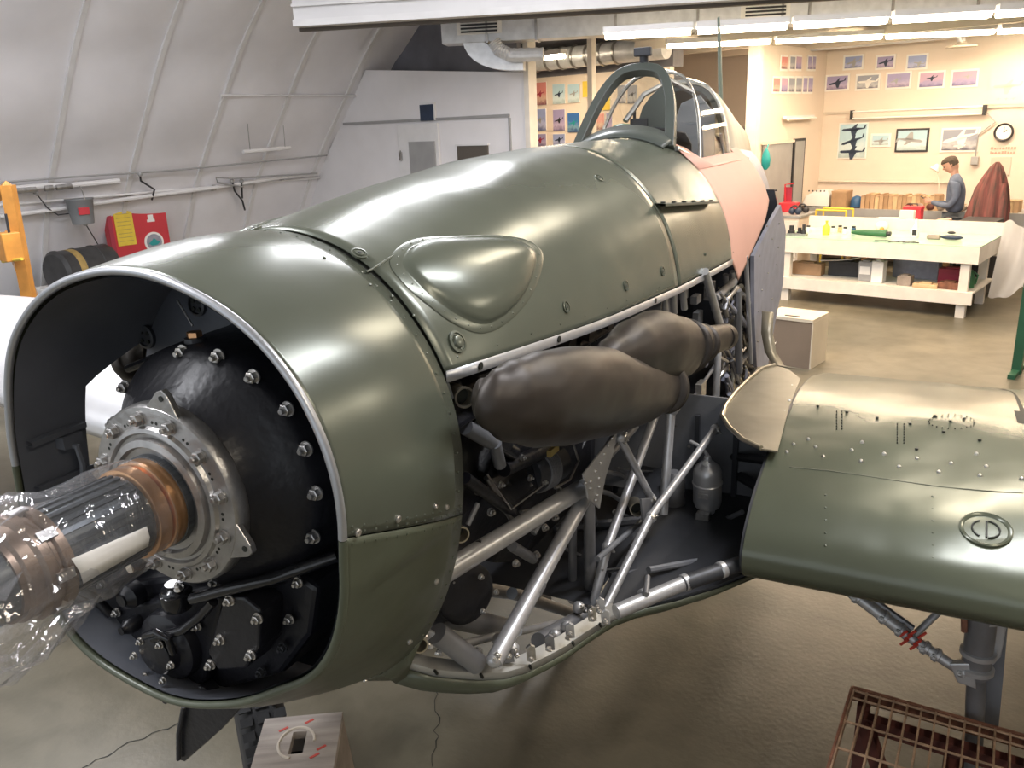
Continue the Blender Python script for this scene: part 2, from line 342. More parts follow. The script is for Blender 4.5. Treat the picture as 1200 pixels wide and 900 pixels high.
# loft behind the partition
hstruct('wall_loft', MB().bbox((-10.5, 8.5, 0), (-6.15, 8.58, 5.0)), 'loft', smooth=0)
hstruct('wall_poster', MB().bbox((-8.1, 11.0, 0), (-5.25, 11.12, 3.18)), 'cream', smooth=0)
a = atH(618, 60, 'v', VP)
hstruct('trim_5', MB().bbox((a.x-.06, VP-.02, 0), (a.x+.02, VP+.14, 3.5)), 'table_white', smooth=0)
a = atH(693, 60, 'v', 9.5)
hstruct('trim_6', MB().bbox((a.x-.04, 9.45, 0), (a.x+.04, 9.55, 3.6)), 'table_white', smooth=0)
hstruct('trim_7', MB().bbox((-8.2, 11.0, 3.18), (-5.2, 11.3, 3.75)), 'loft', smooth=0)
hstruct('ceiling_low', MB().prism([(-5.5, 8.5, 3.52), (3.2, 14, 3.52), (-5.5, 14, 3.52)], (0, 0, .1)), 'ceiling_low', smooth=0)
hstruct('ceiling_loft', MB().bbox((-8.6, 8.6, 3.95), (-5.5, 14, 4.0)), 'loft', smooth=0)
hstruct('wall_right', MB().bbox((9.0, 4, 0), (9.1, 14, 4)), 'cream', smooth=0)
for k, v in enumerate((10.4, 11.8, 13.1)):                       # joists of the low ceiling
    hstruct('trim_%d' % (8+k), MB().bbox((-5.5, v, 3.40), (-5.7+(v-8.5)*1.58, v+.09, 3.52)), 'cream_dk', smooth=0)
# overhead white folded panel, duct, flexible duct
def obox(name, a, b, w, h, m, parent, **kw):                     # bar from a to b (hangar axes), width w, height h hanging up from the line
    a, b = Vector(a), Vector(b); d = (b-a); L = d.length; ang = math.atan2(d.y, d.x)
    mb = MB().box((a+b)/2 + Vector((0, 0, h/2)), (L, w, h), ang); return mb.build(name, m, parent, **kw)
dv = hthing('overhead_panel', 'long white ribbed overhead panel hanging in front of the duct', 'panel')
A = Vector((-6.75, 5.40, 3.52)); B = Vector((-1.76, 8.55, 3.56)); dr = (B-A).normalized(); nn = Vector((dr.y, -dr.x, 0))
B2 = A + dr*8.5
obox('panel_body', A, B2, .12, 1.0, 'beam_white', dv, smooth=0)
for i, (z, h) in enumerate(((0, .07), (.20, .03), (.36, .03), (.52, .03), (.68, .03))):
    obox('rail', A+nn*.08+Vector((0, 0, z)), B2+nn*.08+Vector((0, 0, z)), .05, h, 'rib_white', dv, smooth=0)
obox('soffit', A-nn*.10-Vector((0, 0, .035)), B2-nn*.10-Vector((0, 0, .035)), .08, .05, 'beam_dark', dv, smooth=0)
dt = hthing('air_duct', 'galvanised rectangular air duct running under the ceiling', 'duct')
A = atH(518, 52, 'z', 3.40); B = atH(1000, 25, 'z', 3.40); dr = (B-A).normalized(); nn = Vector((dr.y, -dr.x, 0)); Ld = 7.2; B = A+dr*Ld
obox('duct_body', A-nn*.15, B-nn*.15, .32, .34, 'duct', dt, smooth=0, bevel=.008)
for s in (.55, 1.15, 2.1, 3.05, 4.0, 4.3, 5.2, 6.1):
    obox('duct_flange', A-nn*.15+dr*s-Vector((0, 0, .012)), A-nn*.15+dr*(s+.03)-Vector((0, 0, .012)), .36, .365, 'steel', dt, smooth=0)
for s in (.2, 3.55):
    f = obox('grille', A+nn*.015+dr*s+Vector((0, 0, .09)), A+nn*.015+dr*(s+.55)+Vector((0, 0, .09)), .03, .18, 'paper', dt, smooth=0)
    for q in range(4):
        obox('grille_slat', A+nn*.035+dr*(s+.05)+Vector((0, 0, .11+q*.038)), A+nn*.035+dr*(s+.5)+Vector((0, 0, .11+q*.038)), .02, .02, 'dark', f, smooth=0)
# swan neck under the duct: flat curved transition and a flexible pipe
q0 = A+dr*.15-nn*.15; z0 = 3.4
mb = MB(); rings = []
for i in range(9):
    t = i/8; c_ = q0 + dr*(.22+.62*t*t) + Vector((0, 0, .08-.30*(1-(1-t)**2))); w = .15-.03*t; h = .12
    tn = Vector((dr.x*(.3+1.4*t), dr.y*(.3+1.4*t), -.9*(1-t))).normalized(); up_ = Vector((0, 0, 1)).cross(nn).normalized(); up_ = tn.cross(nn).normalized()
    rings.append([c_+nn*w+up_*h, c_-nn*w+up_*h, c_-nn*w-up_*h, c_+nn*w-up_*h])
mb.loft(rings).build('duct_elbow', 'duct', dt, smooth=30)
pts = [q0+dr*.50+nn*.20+Vector((0, 0, .0)), q0+dr*.56+nn*.20+Vector((0, 0, -.10)), q0+dr*.70+nn*.20+Vector((0, 0, -.17)), q0+dr*1.1+nn*.20+Vector((0, 0, -.18))]
cv = []
for i in range(28):
    t = i/27*3; k = min(int(t), 2); cv.append(pts[k].lerp(pts[k+1], t-k))
MB().tube(cv, [.075+.008*(i % 2) for i in range(28)], 14).build('flexible_pipe', 'duct', dt, smooth=20)
a = atH(622, 72, 'v', 10.6); b = atH(760, 80, 'v', 10.6)
o = hthing('spiral_duct', 'silver duct behind the white posts above the posters', 'duct')
MB().tube([(a.x-.6, 10.6, a.z), (b.x+.3, 10.6, a.z)], .16, 20).build('pipe', 'duct', o)
for k in range(9): MB().lathe((a.x-.4+k*.26, 10.6, a.z), (1, 0, 0), [(0, .175), (.02, .178), (.04, .175)], 20).build('pipe_seam', 'steel', o)
# tube lamps under the low ceiling
def fitting(a, b, z, warm, label, body=True):
    a = Vector(a); b = Vector(b); d = b-a; L = d.length; ang = math.atan2(d.y, d.x); c_ = (a+b)/2
    o = hthing('tube_lamp', label, 'lamp', c_.x, c_.y, z, ang, 'ceiling tube lamps')
    MB().box((0, 0, .075), (L, .16, .06)).build('lamp_body', 'rib_white', o, 0)
    for s in (-1, 1): MB().tube([(-L/2+.02, .045*s, .015), (L/2-.02, .045*s, .015)], .028, 10).build('tube', 'tube_lamp_warm' if warm else 'tube_lamp_cool', o)
    return o
def lamp_light(c_, z, ang, L, power, warm, w=.12):
    l = area('lamp_light', H(c_[0], c_[1], z-.03), L, w, power, WARM if warm else COOL, (0, 0, HA+ang)); return l
for (p, q, z, n, lab) in (((705, 45), (1290, 12), 3.26, 5, 'front'), ((778, 56), (1300, 33), 3.36, 4, 'rear')):
    A = atH(*p, 'z', z); B = atH(*q, 'z', z); A.z = B.z = 0
    for i in range(n):
        a = A.lerp(B, (i+.02)/n); b = A.lerp(B, (i+.98)/n)
        if max(a.y, b.y) > 13.8: continue
        fitting(a, b, z, True, 'lit warm tube lamp, %s from the left in the %s ceiling row' % (('first', 'second', 'third', 'fourth', 'fifth')[i], lab))
        d = b-a; lamp_light(((a.x+b.x)/2, (a.y+b.y)/2), z, math.atan2(d.y, d.x), d.length, 31, True)
q_ = ((-7.3, 9.75), (-6.3, 9.75)); fitting((q_[0][0], q_[0][1], 0), (q_[1][0], q_[1][1], 0), 3.35, True, 'added unseen warm tube lamp brightening the poster wall'); lamp_light((-6.8, 9.75), 3.35, 0, 1.0, 30, True)  # added lamp, out of sight, put in to brighten the poster wall
# cool fittings high under the vault
for nv, (u, v, z, p, wv) in enumerate(((-5.2, 2.0, 4.3, 135, .25), (-2.8, 4.2, 4.9, 125, .25), (-1.6, -1.2, 4.4, 110, .25), (1.6, 2.4, 4.6, 105, .25), (3.6, .2, 4.2, 55, .25), (-5.0, -3.5, 4.4, 90, .25), (4.2, 6.0, 3.9, 90, .25), (.6, 5.4, 4.8, 70, .25))):
    o = hthing('vault_lamp', 'white twin tube lamp under the vault %s' % ('over the far wing root', 'over the middle of the far wing', 'over the propeller shaft', 'over the near wing root', 'nearest the camera on the right', 'far left in front of the nose', 'over the brown cabinet', 'over the cockpit')[nv], 'lamp', u, v, z, pi/2, 'lamps hanging under the vault')
    MB().box((0, 0, .06), (2.4, .25, .06)).build('lamp_body', 'rib_white', o, 0)
    for s in (-1, 1): MB().tube([(-1.17, .06*s, .015), (1.17, .06*s, .015)], .019, 8).build('tube', 'tube_lamp_cool', o)
    warm = v > 5 or u > 3
    area('lamp_light', H(u, v, z-.03), 2.4, .3, p, (1, .86, .66) if warm else COOL, (0, 0, HA+pi/2))
# ================================================================== BACKGROUND THINGS
def plane_shape(mb, cx, y, cz, s, tilt=0, mi=0):                 # flat printed silhouette of an aeroplane
    def R(p): c_, s_ = cos(tilt), sin(tilt); return (cx+(p[0]*c_-p[1]*s_)*s, y, cz+(p[0]*s_+p[1]*c_)*s)
    for poly in ([(-.5, 0), (-.42, .05), (.1, .07), (.42, .03), (.5, .16), (.55, .16), (.5, 0), (.1, -.05), (-.4, -.05)], [(-.12, .0), (.22, .02), (.05, -.30), (-.05, -.30)], [(-.08, .05), (.12, .05), (.20, .22), (.14, .22)]):
        mb.prism([R(p) for p in poly], (0, -.003, 0), mi)
def poster(px0, py0, px1, py1, pic, label, v=14.0, frame=None, border=.03, plane=None, name='poster', group=None, tilt=0, cat='poster', pm='paper'):
    a = atH(px0, py0, 'v', v); b = atH(px1, py1, 'v', v); w = abs(b.x-a.x); h = abs(b.z-a.z); cx = (a.x+b.x)/2
    o = hthing(name, label, cat, cx, v-.004, min(a.z, b.z), group=group)
    MB().bbox((-w/2, -.012, 0), (w/2, 0, h)).build('backing' if not frame else 'frame', frame or 'paper', o, 0)
    e = min(border, w*.12); MB().bbox((-w/2+e, -.017, e), (w/2-e, -.010, h-e)).build('print', PICS[pic], o, 0)
    if plane:
        mb = MB(); 
        for (x, z, s, t) in plane: plane_shape(mb, x*w, -.018, h/2+z*h, s*w, t)
        mb.build('aircraft_print', pm, o, 0)
    return o
def P1(*a, **k): return poster(*a, group='aircraft posters on the far cream wall', **k)
one = [(0, 0, .7, .2)]
P1(989, 65, 1012, 81, 0, 'small violet blue print, left one of the top row on far wall', plane=one, pm='greybench')
P1(1027, 65, 1049, 80.5, 1, 'small violet print in the middle of the top row on far wall', plane=one, pm='navy')
P1(1063, 64, 1087, 81, 0, 'small violet blue print, right one of the top row on far wall', plane=[(.1, -.1, .5, -.2)], pm='greybench')
P1(968, 88, 995, 106, 1, 'dark violet aircraft print, leftmost of the second row on far wall', plane=one, pm='navy')
P1(1003.5, 87, 1031, 105, 4, 'print of a pale aircraft over cloud, second of the second row', plane=[(0, 0, .8, .0)], pm='paper')
P1(1039, 85, 1067.5, 103.5, 1, 'plain violet sky print in the middle of the second row', plane=[(-.1, 0, .4, .3)], pm='greybench')
P1(1077, 84, 1107, 103, 3, 'purple cloud print, fourth of the second row', plane=[(0, .1, .4, .1)], pm='navy')
P1(1115.5, 82, 1146, 101.6, 3, 'pink and violet sky print, rightmost of the second row', plane=[(.1, .1, .3, .1)], pm='greybench')
P1(984, 144.5, 1015, 186, 2, 'tall poster of three aircraft one above another', plane=[(0, .32, .8, .05), (0, 0, .8, .3), (0, -.3, .85, 0)], pm='navy', border=.02)
P1(1021, 156.5, 1043.5, 172, 2, 'small pale green sea print beside the tall poster', plane=[(0, -.05, .7, .05)], pm='greybench')
P1(1051, 151, 1087, 178, 2, 'black framed pale blue picture of an aircraft in flight', frame='dark', plane=[(-.05, .02, .8, 3.0)], pm='greybench', cat='picture', name='framed_picture')
P1(1104, 150, 1146.5, 178, 4, 'dark poster of a white aircraft right of the blue picture', plane=[(0, .08, .9, .25), (.0, -.25, .3, 0)], pm='paper')
o = P1(1162, 81, 1199, 121, 2, 'large cream technical drawing sheet near the top right', border=.0, name='drawing_sheet', plane=[(0, 0, .8, .0), (-.2, -.35, .15, 0), (.02, -.35, .15, 0), (.22, -.35, .15, 0)], pm='cream_dk')
[c for c in o.children if c.name.startswith('print')][0].data.materials[0] = M['cream']
o = P1(1162, 184, 1183, 205, 2, 'plain beige notice sheet below the pink lettering', border=0); [c for c in o.children if c.name.startswith('print')][0].data.materials[0] = M['cream_dk']
o = hthing('wall_lettering', 'faint pink handwritten lines on the wall above the beige notice', 'writing', atH(1175, 180, 'v', 14).x, 13.995, atH(1175, 180, 'v', 14).z)
for r_ in range(2):
    mb = MB(); x = -.17
    while x < .17: w = random.uniform(.015, .04); mb.bbox((x, -.004, r_*.06), (x+w, 0, r_*.06+random.uniform(.025, .04))); x += w+.012
    mb.build('lettering_line', 'pink', o, 0)
# clock
c_ = atH(1177, 155, 'v', 14); o = hthing('wall_clock', 'round black rimmed wall clock with white face', 'clock', c_.x, 13.98, c_.z)
MB().lathe((0, 0, 0), (0, -1, 0), [(0, .13), (.03, .135), (.045, .125), (.03, .105), (.02, .10)], 32).build('rim', 'dark', o); MB().lathe((0, -.02, 0), (0, -1, 0), [(0, .103), (.008, .103)], 32).build('clock_face', 'paper', o)
MB().bbox((-.005, -.03, 0), (.005, -.025, .08)).build('clock_hand', 'dark', o, 0); MB().tube([(0, -.028, 0), (.04, -.028, .035)], .006, 6).build('clock_hand', 'dark', o, 0)
# wall fitting with two dark reflectors
a = atH(999, 136, 'v', 14); b = atH(1157, 130, 'v', 14); o = hthing('wall_fitting', 'long unlit double tube fitting across the far wall', 'lamp', (a.x+b.x)/2, 13.93, a.z-.02); L_ = b.x-a.x
MB().bbox((-L_/2, -.02, 0), (L_/2, .06, .07)).build('lamp_body', 'cream', o, 0)
for z in (-.02, .085): MB().tube([(-L_/2, -.03, z), (L_/2, -.03, z)], .016, 8).build('tube', 'paper', o)
for x in (-L_/2, L_/2-.04): MB().bbox((x, -.06, -.04), (x+.04, .05, .11)).build('end_cap', 'dark', o, 0)
# switch box with conduit
a = atH(1143, 188, 'v', 14); o = hthing('switch_box', 'small grey switch box on a bent conduit right of the man', 'switch', a.x, 13.96, a.z)
MB().bbox((-.05, -.04, -.06), (.05, .03, .06)).build('box_body', 'greybench', o, 0, bevel=.006)
b = atH(1158, 133, 'v', 14); c_ = atH(1167, 143, 'v', 14); d_ = atH(1147, 158, 'v', 14)
MB().tube([(0, 0, 0), (d_.x-a.x, 0, d_.z-a.z), (c_.x-a.x, 0, c_.z-a.z), (b.x-a.x, 0, b.z-a.z)], .010, 8).build('conduit', 'greybench', o)
# suction pipe with hood
a = atH(940, 57, 'v', 13.3); b = atH(1118, 53, 'v', 13.3); o = hthing('extractor_pipe', 'long pale suction pipe with a flat hood under the ceiling', 'pipe', a.x, 13.3, a.z)
L_ = b.x-a.x; MB().tube([(0, 0, 0), (L_, 0, 0), (L_+.08, 0, -.03), (L_+.10, 0, -.12)], .055, 14).build('pipe', 'duct', o)
MB().lathe((L_+.10, 0, -.10), (0, 0, -1), [(0, .05), (.04, .09), (.06, .20), (.08, .20)], 24).build('hood', 'cream_dk', o)
# lit bulb
a = atH(888, 122, 'v', 12.0); o = hthing('lit_bulb', 'glowing round lamp beside the white post', 'lamp', a.x, 12.0, a.z)
MB().ball((0, 0, 0), .075, 16, sc=(1.35, 1, .8)).build('bulb', 'bulb', o); MB().tube([(0, 0, .05), (0, 0, .9)], .008, 6).build('cord', 'dark', o)
l = bpy.data.lights.new('bulb_light', 'POINT'); l.energy = 25; l.color = WARM; l.shadow_soft_size = .12; lo = bpy.data.objects.new('bulb_light', l); C.objects.link(lo); lo.location = H(a.x, 11.8, a.z)
# side wall prints, in two rows
def sideposter(px0, py0, px1, py1, pic, label):
    a = atH(px0, py0, 'u', -4.02); b = atH(px1, py1, 'u', -4.02); w = abs(b.y-a.y); h = abs(a.z-b.z)
    o = hthing('side_poster', label, 'poster', -4.016, (a.y+b.y)/2, min(a.z, b.z), group='narrow prints on the side wall behind the post')
    MB().bbox((0, -w/2, 0), (.012, w/2, h)).build('backing', 'paper', o, 0); MB().bbox((.01, -w/2+.02, .03), (.017, w/2-.02, h-.03)).build('print', PICS[pic], o, 0)
nm = ('first', 'second', 'third', 'fourth', 'fifth', 'sixth')
for i, (x0, x1) in enumerate(((914.5, 921.5), (925, 930.5), (932, 938), (946, 950), (951.5, 954.5))): sideposter(x0, 64, x1, 83.5, (5, 4, 3, 1, 1)[i], 'narrow print, %s from the post in the upper side wall row' % nm[i])
for i, (x0, x1) in enumerate(((905, 912.5), (914.5, 921.5), (923.5, 930), (932, 938), (940.5, 944.5), (946.5, 951))): sideposter(x0, 89, x1, 110, (5, 3, 4, 4, 1, 1)[i], 'narrow print, %s from the post in the lower side wall row' % nm[i])
a = atH(917, 140, 'u', -4.0); b = atH(950, 132, 'u', -4.0); o = hthing('side_fitting', 'white unlit tube fitting on the side wall behind the post', 'lamp', -3.95, a.y, a.z)
MB().bbox((-.04, 0, 0), (.02, b.y-a.y, .05)).build('lamp_body', 'rib_white', o, 0); MB().tube([(.04, 0, .0), (.04, b.y-a.y, .0)], .02, 8).build('tube', 'paper', o)
a = atH(897, 176, 'u', -4.0); b = atH(920, 215, 'u', -4.0); o = hthing('grey_board', 'grey tool board on the side wall by the post', 'board', -4.0, (a.y+b.y)/2, 1.05)
MB().bbox((0, -.5, 0), (.03, .55, .95)).build('board_face', 'greybench', o, 0, bevel=.004); MB().bbox((.0, -.54, .95), (.05, .59, .99)).build('board_rail', 'cream', o, 0)
a = atH(901, 187, 'v', 11.4); o = hthing('teal_bag', 'teal cloth bag hanging on the white post', 'bag', a.x, 11.30, a.z-.14)
MB().loft([[Vector((cos(t)*r*.7, sin(t)*r*.5, z)) for t in [2*pi*j/12 for j in range(12)]] for z, r in ((0, .03), (.05, .09), (.15, .10), (.24, .07), (.30, .02))]).build('bag_body', 'teal', o); MB().tube([(0, 0, .28), (0, .06, .36)], .01, 6).build('strap', 'teal', o)
a = atH(935, 155, 'u', -4.0); o = hthing('dark_mirror', 'tall dark framed mirror leaning on the side wall', 'mirror', -3.98, a.y, .7)
MB().bbox((0, -.22, 0), (.03, .22, 1.35)).build('frame', 'dark', o, 0); MB().bbox((.028, -.18, .04), (.034, .18, 1.31)).build('pane', 'greybench', o, 0)
# poster wall behind the windscreen
def P2(x0, y0, x1, y1, pic, lab, **k): poster(x0, y0, x1, y1, pic, lab, v=11.0, border=.005, group='colour prints on the poster wall behind the cockpit', **k)
P2(625.5, 97, 641.5, 123, 5, 'red and pink print, top left of the poster wall', plane=one, pm='crimson')
P2(648, 99, 663, 121.5, 2, 'blue green print, second in top row of poster wall', plane=one, pm='navy')
P2(666, 99, 680, 120, 2, 'blue print with grey aircraft, third in top row of poster wall', plane=one, pm='greybench')
P2(683, 95, 691, 114, 5, 'yellow and brown strip print beside the arch', plane=None)
P2(626, 128, 641, 153, 0, 'slate blue print, left of the middle row on the poster wall', plane=one, pm='greybench')
P2(648.5, 128.5, 663, 153, 1, 'lilac print of a dark aircraft in the middle row', plane=one, pm='dark')
P2(665.5, 132.5, 680, 155, 6, 'deep blue print at the end of the middle row', plane=one, pm='teal')
P2(626, 157, 641, 171, 1, 'lilac and red print at lower left of the poster wall', plane=one, pm='crimson')
P2(648.5, 157, 663, 170, 0, 'blue lilac print in the lower row of the poster wall', plane=one, pm='navy')
P2(698, 109, 716, 129, 3, 'yellow lettered print seen through the windscreen', plane=None)
P2(724, 100, 734, 121, 4, 'grey print seen through the windscreen, left of the pair', plane=one, pm='paper')
P2(736, 100, 747, 121, 4, 'grey print seen through the windscreen, right of the pair', plane=one, pm='dark')
P2(700, 133, 709, 152, 5, 'small rose print seen low through the windscreen', plane=None)
P2(711, 132, 718, 156, 1, 'small dark print beside the rose print', plane=None)
for o in C.objects:
    if o.get('label', '').startswith('yellow') and o.name.startswith('poster'): [c for c in o.children if c.name.startswith('print')][0].data.materials[0] = M['yellow']
poster(870, 148, 894, 168, 4, 'framed grey seascape left of the white post', v=13.98, frame='cream_dk', name='framed_picture', cat='picture', plane=[(0, 0, .7, .1)], pm='navy')
# ---------------------------------------------------------------- benches at the back
o = hthing('far_bench', 'long grey topped bench along the far wall', 'bench', -.8, 13.6, 0)
MB().bbox((-3.1, -.36, .86), (5.5, .36, .93)).build('bench_top', 'greybench', o, 0); MB().bbox((-3.1, -.36, .72), (5.5, -.33, .86)).build('apron', 'greybench', o, 0)
for x in (-2.9, -1.2, .6, 2.4, 4.4): MB().bbox((x, -.3, 0), (x+.07, -.23, .72)).build('leg', 'greybench', o, 0)
MB().bbox((-3.1, -.25, .25), (5.5, .3, .28)).build('shelf', 'dark', o, 0); MB().bbox((-3.1, .3, .28), (5.5, .32, .72)).build('back_panel', 'dark', o, 0)
def zb(px, py, v): return atH(px, py, 'v', v)
ORD = ('first', 'second', 'third', 'fourth', 'fifth', 'sixth', 'seventh', 'eighth', 'ninth', 'tenth', 'eleventh', 'twelfth', 'thirteenth', 'fourteenth', 'fifteenth', 'sixteenth', 'seventeenth')
cols = ('card', 'card2', 'card', 'ply')
for i in range(17):
    px = 1016+5.4*i; a = zb(px, 220, 13.45)
    if 1092 < px < 1135 or i == 16: pass
    o = hthing('cardboard_box', 'brown cardboard box, %s from the left in the far bench row' % ORD[i], 'box', a.x, 13.45, .93, 0, 'cardboard boxes on the far bench')
    w = .062; h = random.choice((.19, .21, .2, .22)); mb = MB().bbox((-w/2, -.15, 0), (w/2, .15, h)); mb.build('carton', cols[i % 4], o, 0); MB().bbox((-w/2+.005, -.155, h), (w/2-.005, .13, h+.012)).build('flap', cols[(i+1) % 4], o, 0)
for i in range(5):
    a = zb(1172+6*i, 220, 13.45)
    o = hthing('cardboard_box', 'brown cardboard box, %s of five right of the jacket' % ORD[i], 'box', a.x, 13.45, .93, 0, 'cardboard boxes right of the jacket')
    MB().bbox((-.030, -.15, 0), (.030, .15, .16)).build('carton', cols[i % 4], o, 0); MB().bbox((-.030, -.155, .16), (.030, .13, .17)).build('flap', 'card', o, 0)
a = zb(988, 214, 13.4); o = hthing('brown_box', 'square brown wooden box on the far bench beside the blue drum', 'box', a.x, 13.4, .93); MB().bbox((-.12, -.15, 0), (.12, .15, .25)).build('box_body', 'card2', o, 0, bevel=.005); MB().bbox((-.122, -.155, .25), (.122, .155, .27)).build('lid', 'card', o, 0)
a = zb(1006, 214, 13.4); o = hthing('blue_drum', 'dark blue rounded helmet on the far bench', 'helmet', a.x, 13.4, .93); MB().loft([[Vector((cos(2*pi*j/16)*r, sin(2*pi*j/16)*r, z)) for j in range(16)] for z, r in ((0, .095), (.05, .10), (.12, .095), (.17, .07), (.195, .02))]).build('shell', 'blue', o); MB().lathe((0, 0, 0), (0, 0, 1), [(0, .105), (.015, .105)], 20).build('brim', 'dark', o)
a = zb(957, 214, 13.4); o = hthing('white_machine', 'white plastic covered machine on the far bench', 'machine', a.x+.06, 13.45, .93)
mb = MB(); mb.loft([[Vector((x, y, .02)) for x, y in ((-.25, -.15), (.2, -.15), (.2, .15), (-.25, .15))], [Vector((x, y, .18)) for x, y in ((-.2, -.12), (.2, -.14), (.2, .12), (-.2, .12))], [Vector((x, y, .27)) for x, y in ((-.05, -.08), (.16, -.1), (.16, .1), (-.05, .1))]]).build('cover', 'plastic_white', o, 20)
for k in range(5): MB().ball((-.16+.065*k, -.1, .26), .014, 8).build('knob', 'dark', o)
MB().bbox((-.22, -.12, 0), (.18, .12, .02)).build('base', 'dark', o, 0)
a = zb(1062, 222, 13.15)
for i in range(6):
    o = hthing('wrapped_part', 'brown paper wrapped part, %s of six from the left before the boxes' % ORD[i], 'parcel', a.x+.03+.15*i, 13.31, .93, 0, 'brown wrapped parts on the far bench'); MB().ball((0, 0, .055), .06, 10, sc=(1.1, .8, .92)).build('wrapping', 'weathered' if i % 2 else 'maroon', o); MB().tube([(-.05, 0, .10), (.05, 0, .108)], .006, 6).build('string', 'card', o)
# desk lamp white near the man
a = zb(1093, 196, 13.5); o = hthing('desk_lamp', 'small white desk lamp in front of the far wall beside the man', 'lamp', a.x, 13.78, .93)
MB().lathe((0, 0, 0), (0, 0, 1), [(0, .08), (.02, .08), (.03, .02)], 16).build('base', 'cream', o); MB().tube([(0, 0, .02), (.06, 0, .22), (.0, 0, a.z-.93)], .01, 8).build('arm', 'cream', o); MB().lathe((0, -.0, a.z-.93+.03), (-.5, -.3, -1), [(0, .02), (.03, .04), (.10, .075)], 16).build('lamp_shade', 'paper', o)
# middle bench with ply top
A = atH(1008, 259, 'z', .9); B = atH(1117, 259, 'z', .9)
o = hthing('ply_bench', 'plywood topped workbench behind the white table', 'bench', 0, 11.9, 0)
u0 = A.x-.1; u1 = B.x+.05
MB().bbox((u0, -.45, .86), (u1, .42, .90)).build('bench_top', 'ply', o, 0); 
for x in (u0+.05, u1-.1):
    for y in (-.38, .32): MB().bbox((x, y, 0), (x+.07, y+.07, .86)).build('leg', 'card', o, 0)
MB().bbox((u0+.05, -.40, .72), (u1-.05, -.37, .86)).build('apron', 'card2', o, 0)
o = hthing('cutting_mat', 'pale blue green mat on the right end of the plywood bench', 'mat', u1-.35, 11.85, .902); MB().bbox((-.30, -.30, 0), (.30, .30, .006)).build('mat_sheet', 'print' if 0 else 'table_green', o, 0); MB().bbox((-.27, -.27, .006), (.27, .27, .008)).build('mat_grid', 'teal' if 0 else PICS[2], o, 0)
a = zb(1066, 250, 11.7); o = hthing('display_card', 'white printed carton standing on the plywood bench', 'carton', a.x, 11.6, .902); MB().bbox((-.09, -.05, 0), (.09, .05, .20)).build('carton', 'paper', o, 0); MB().bbox((-.08, -.053, .02), (.0, -.049, .09)).build('print', 'bottle_green', o, 0); MB().bbox((.01, -.053, .02), (.08, -.049, .07)).build('print', 'dark', o, 0)
a = zb(1072, 232, 12.1); o = hthing('red_toolbox', 'red metal toolbox behind the white carton', 'toolbox', a.x, 12.1, .902); MB().bbox((-.12, -.08, 0), (.12, .08, .16)).build('box_body', 'red', o, 0, bevel=.01); MB().bbox((-.125, -.085, .16), (.125, .085, .21)).build('lid', 'red', o, 0, bevel=.01); MB().tube([(-.05, 0, .21), (-.05, 0, .24), (.05, 0, .24), (.05, 0, .21)], .008, 8).build('handle', 'dark', o)
a = zb(1041, 243, 12.1); o = hthing('paper_stack', 'loose white paper sheets on the plywood bench', 'paper', a.x, 12.1, .902); MB().bbox((-.18, -.1, 0), (.15, .1, .02)).build('paper_pile', 'paper', o, 0); MB().box((.02, 0, .027), (.28, .18, .012), .2).build('top_sheet', 'paper', o, 0)
a = zb(1108, 246, 12.0); o = hthing('pink_lump', 'dusky pink folded cloth on the pale blue mat', 'cloth', a.x, 11.95, .912); MB().ball((0, 0, .03), .06, 12, sc=(1.5, 1, .5)).ball((.05, .02, .045), .04, 10, sc=(1.4, 1, .6)).build('folds', 'pink', o)
# black drawer cabinet
A = zb(1122, 262, 11.6); B = zb(1160, 262, 11.6); o = hthing('drawer_cabinet', 'black tool cabinet with pale drawer handles right of the plywood bench', 'cabinet', (A.x+B.x)/2+.05, 11.75, 0)
w = (B.x-A.x)/2+.03; MB().bbox((-w, -.25, .06), (w, .3, 1.0)).build('cabinet_body', 'dark', o, 0, bevel=.01)
for k in range(5):
    d = MB().bbox((-w+.02, -.27, .12+.175*k), (w-.02, -.25, .28+.175*k)).build('drawer', 'dark', o, 0); MB().bbox((-w+.05, -.29, .255+.175*k), (w-.05, -.27, .275+.175*k)).build('drawer_handle', 'steel', d, 0)
for x in (-w+.05, w-.05): MB().lathe((x-.02, -.15, .03), (1, 0, 0), [(0, .03), (.03, .03)], 12).build('caster', 'rubber', o)
# jacket over a chair
a = zb(1153, 190, 12.6); o = hthing('plaid_jacket', 'red and brown plaid jacket draped over a tall chair back', 'jacket', a.x+.06, 12.66, .80)
pr_ = [(.0, .25), (.25, .235), (.5, .19), (.68, .125), (.80, .07), (.86, .02)]; rings = []
for z, r in pr_:
    zz = z*(a.z-.80)/.86*1.0
    rings.append([Vector((cos(t)*r*(1+.16*sin(6*t+z*3)+.05*sin(13*t)) + .03*(1-z) + .11*z, sin(t)*r*.45*(1+.22*sin(9*t+z*2)), zz-(.06*sin(3*t) if z == 0 else 0))) for t in [2*pi*j/40 for j in range(40)]])
MB().loft(rings).build('jacket_body', 'plaid', o, 60)
mb = MB(); mb.tube([(.22, -.05, .60), (.25, -.10, .35), (.26, -.10, .0), (.26, -.10, -.14)], [.03, .055, .06, .05], 12).build('sleeve', 'plaid', o)
o = hthing('work_chair', 'dark chair carrying the plaid jacket', 'chair', a.x+.06, 12.66, 0)
MB().bbox((-.22, -.2, .46), (.22, .22, .52)).build('seat', 'dark', o, 0, bevel=.01); MB().bbox((-.2, .10, .52), (.2, .13, 1.1)).build('backrest', 'dark', o, 0, bevel=.01)
for x in (-.19, .16):
    for y in (-.17, .16): MB().bbox((x, y, 0), (x+.03, y+.03, .46)).build('leg', 'dark', o, 0)
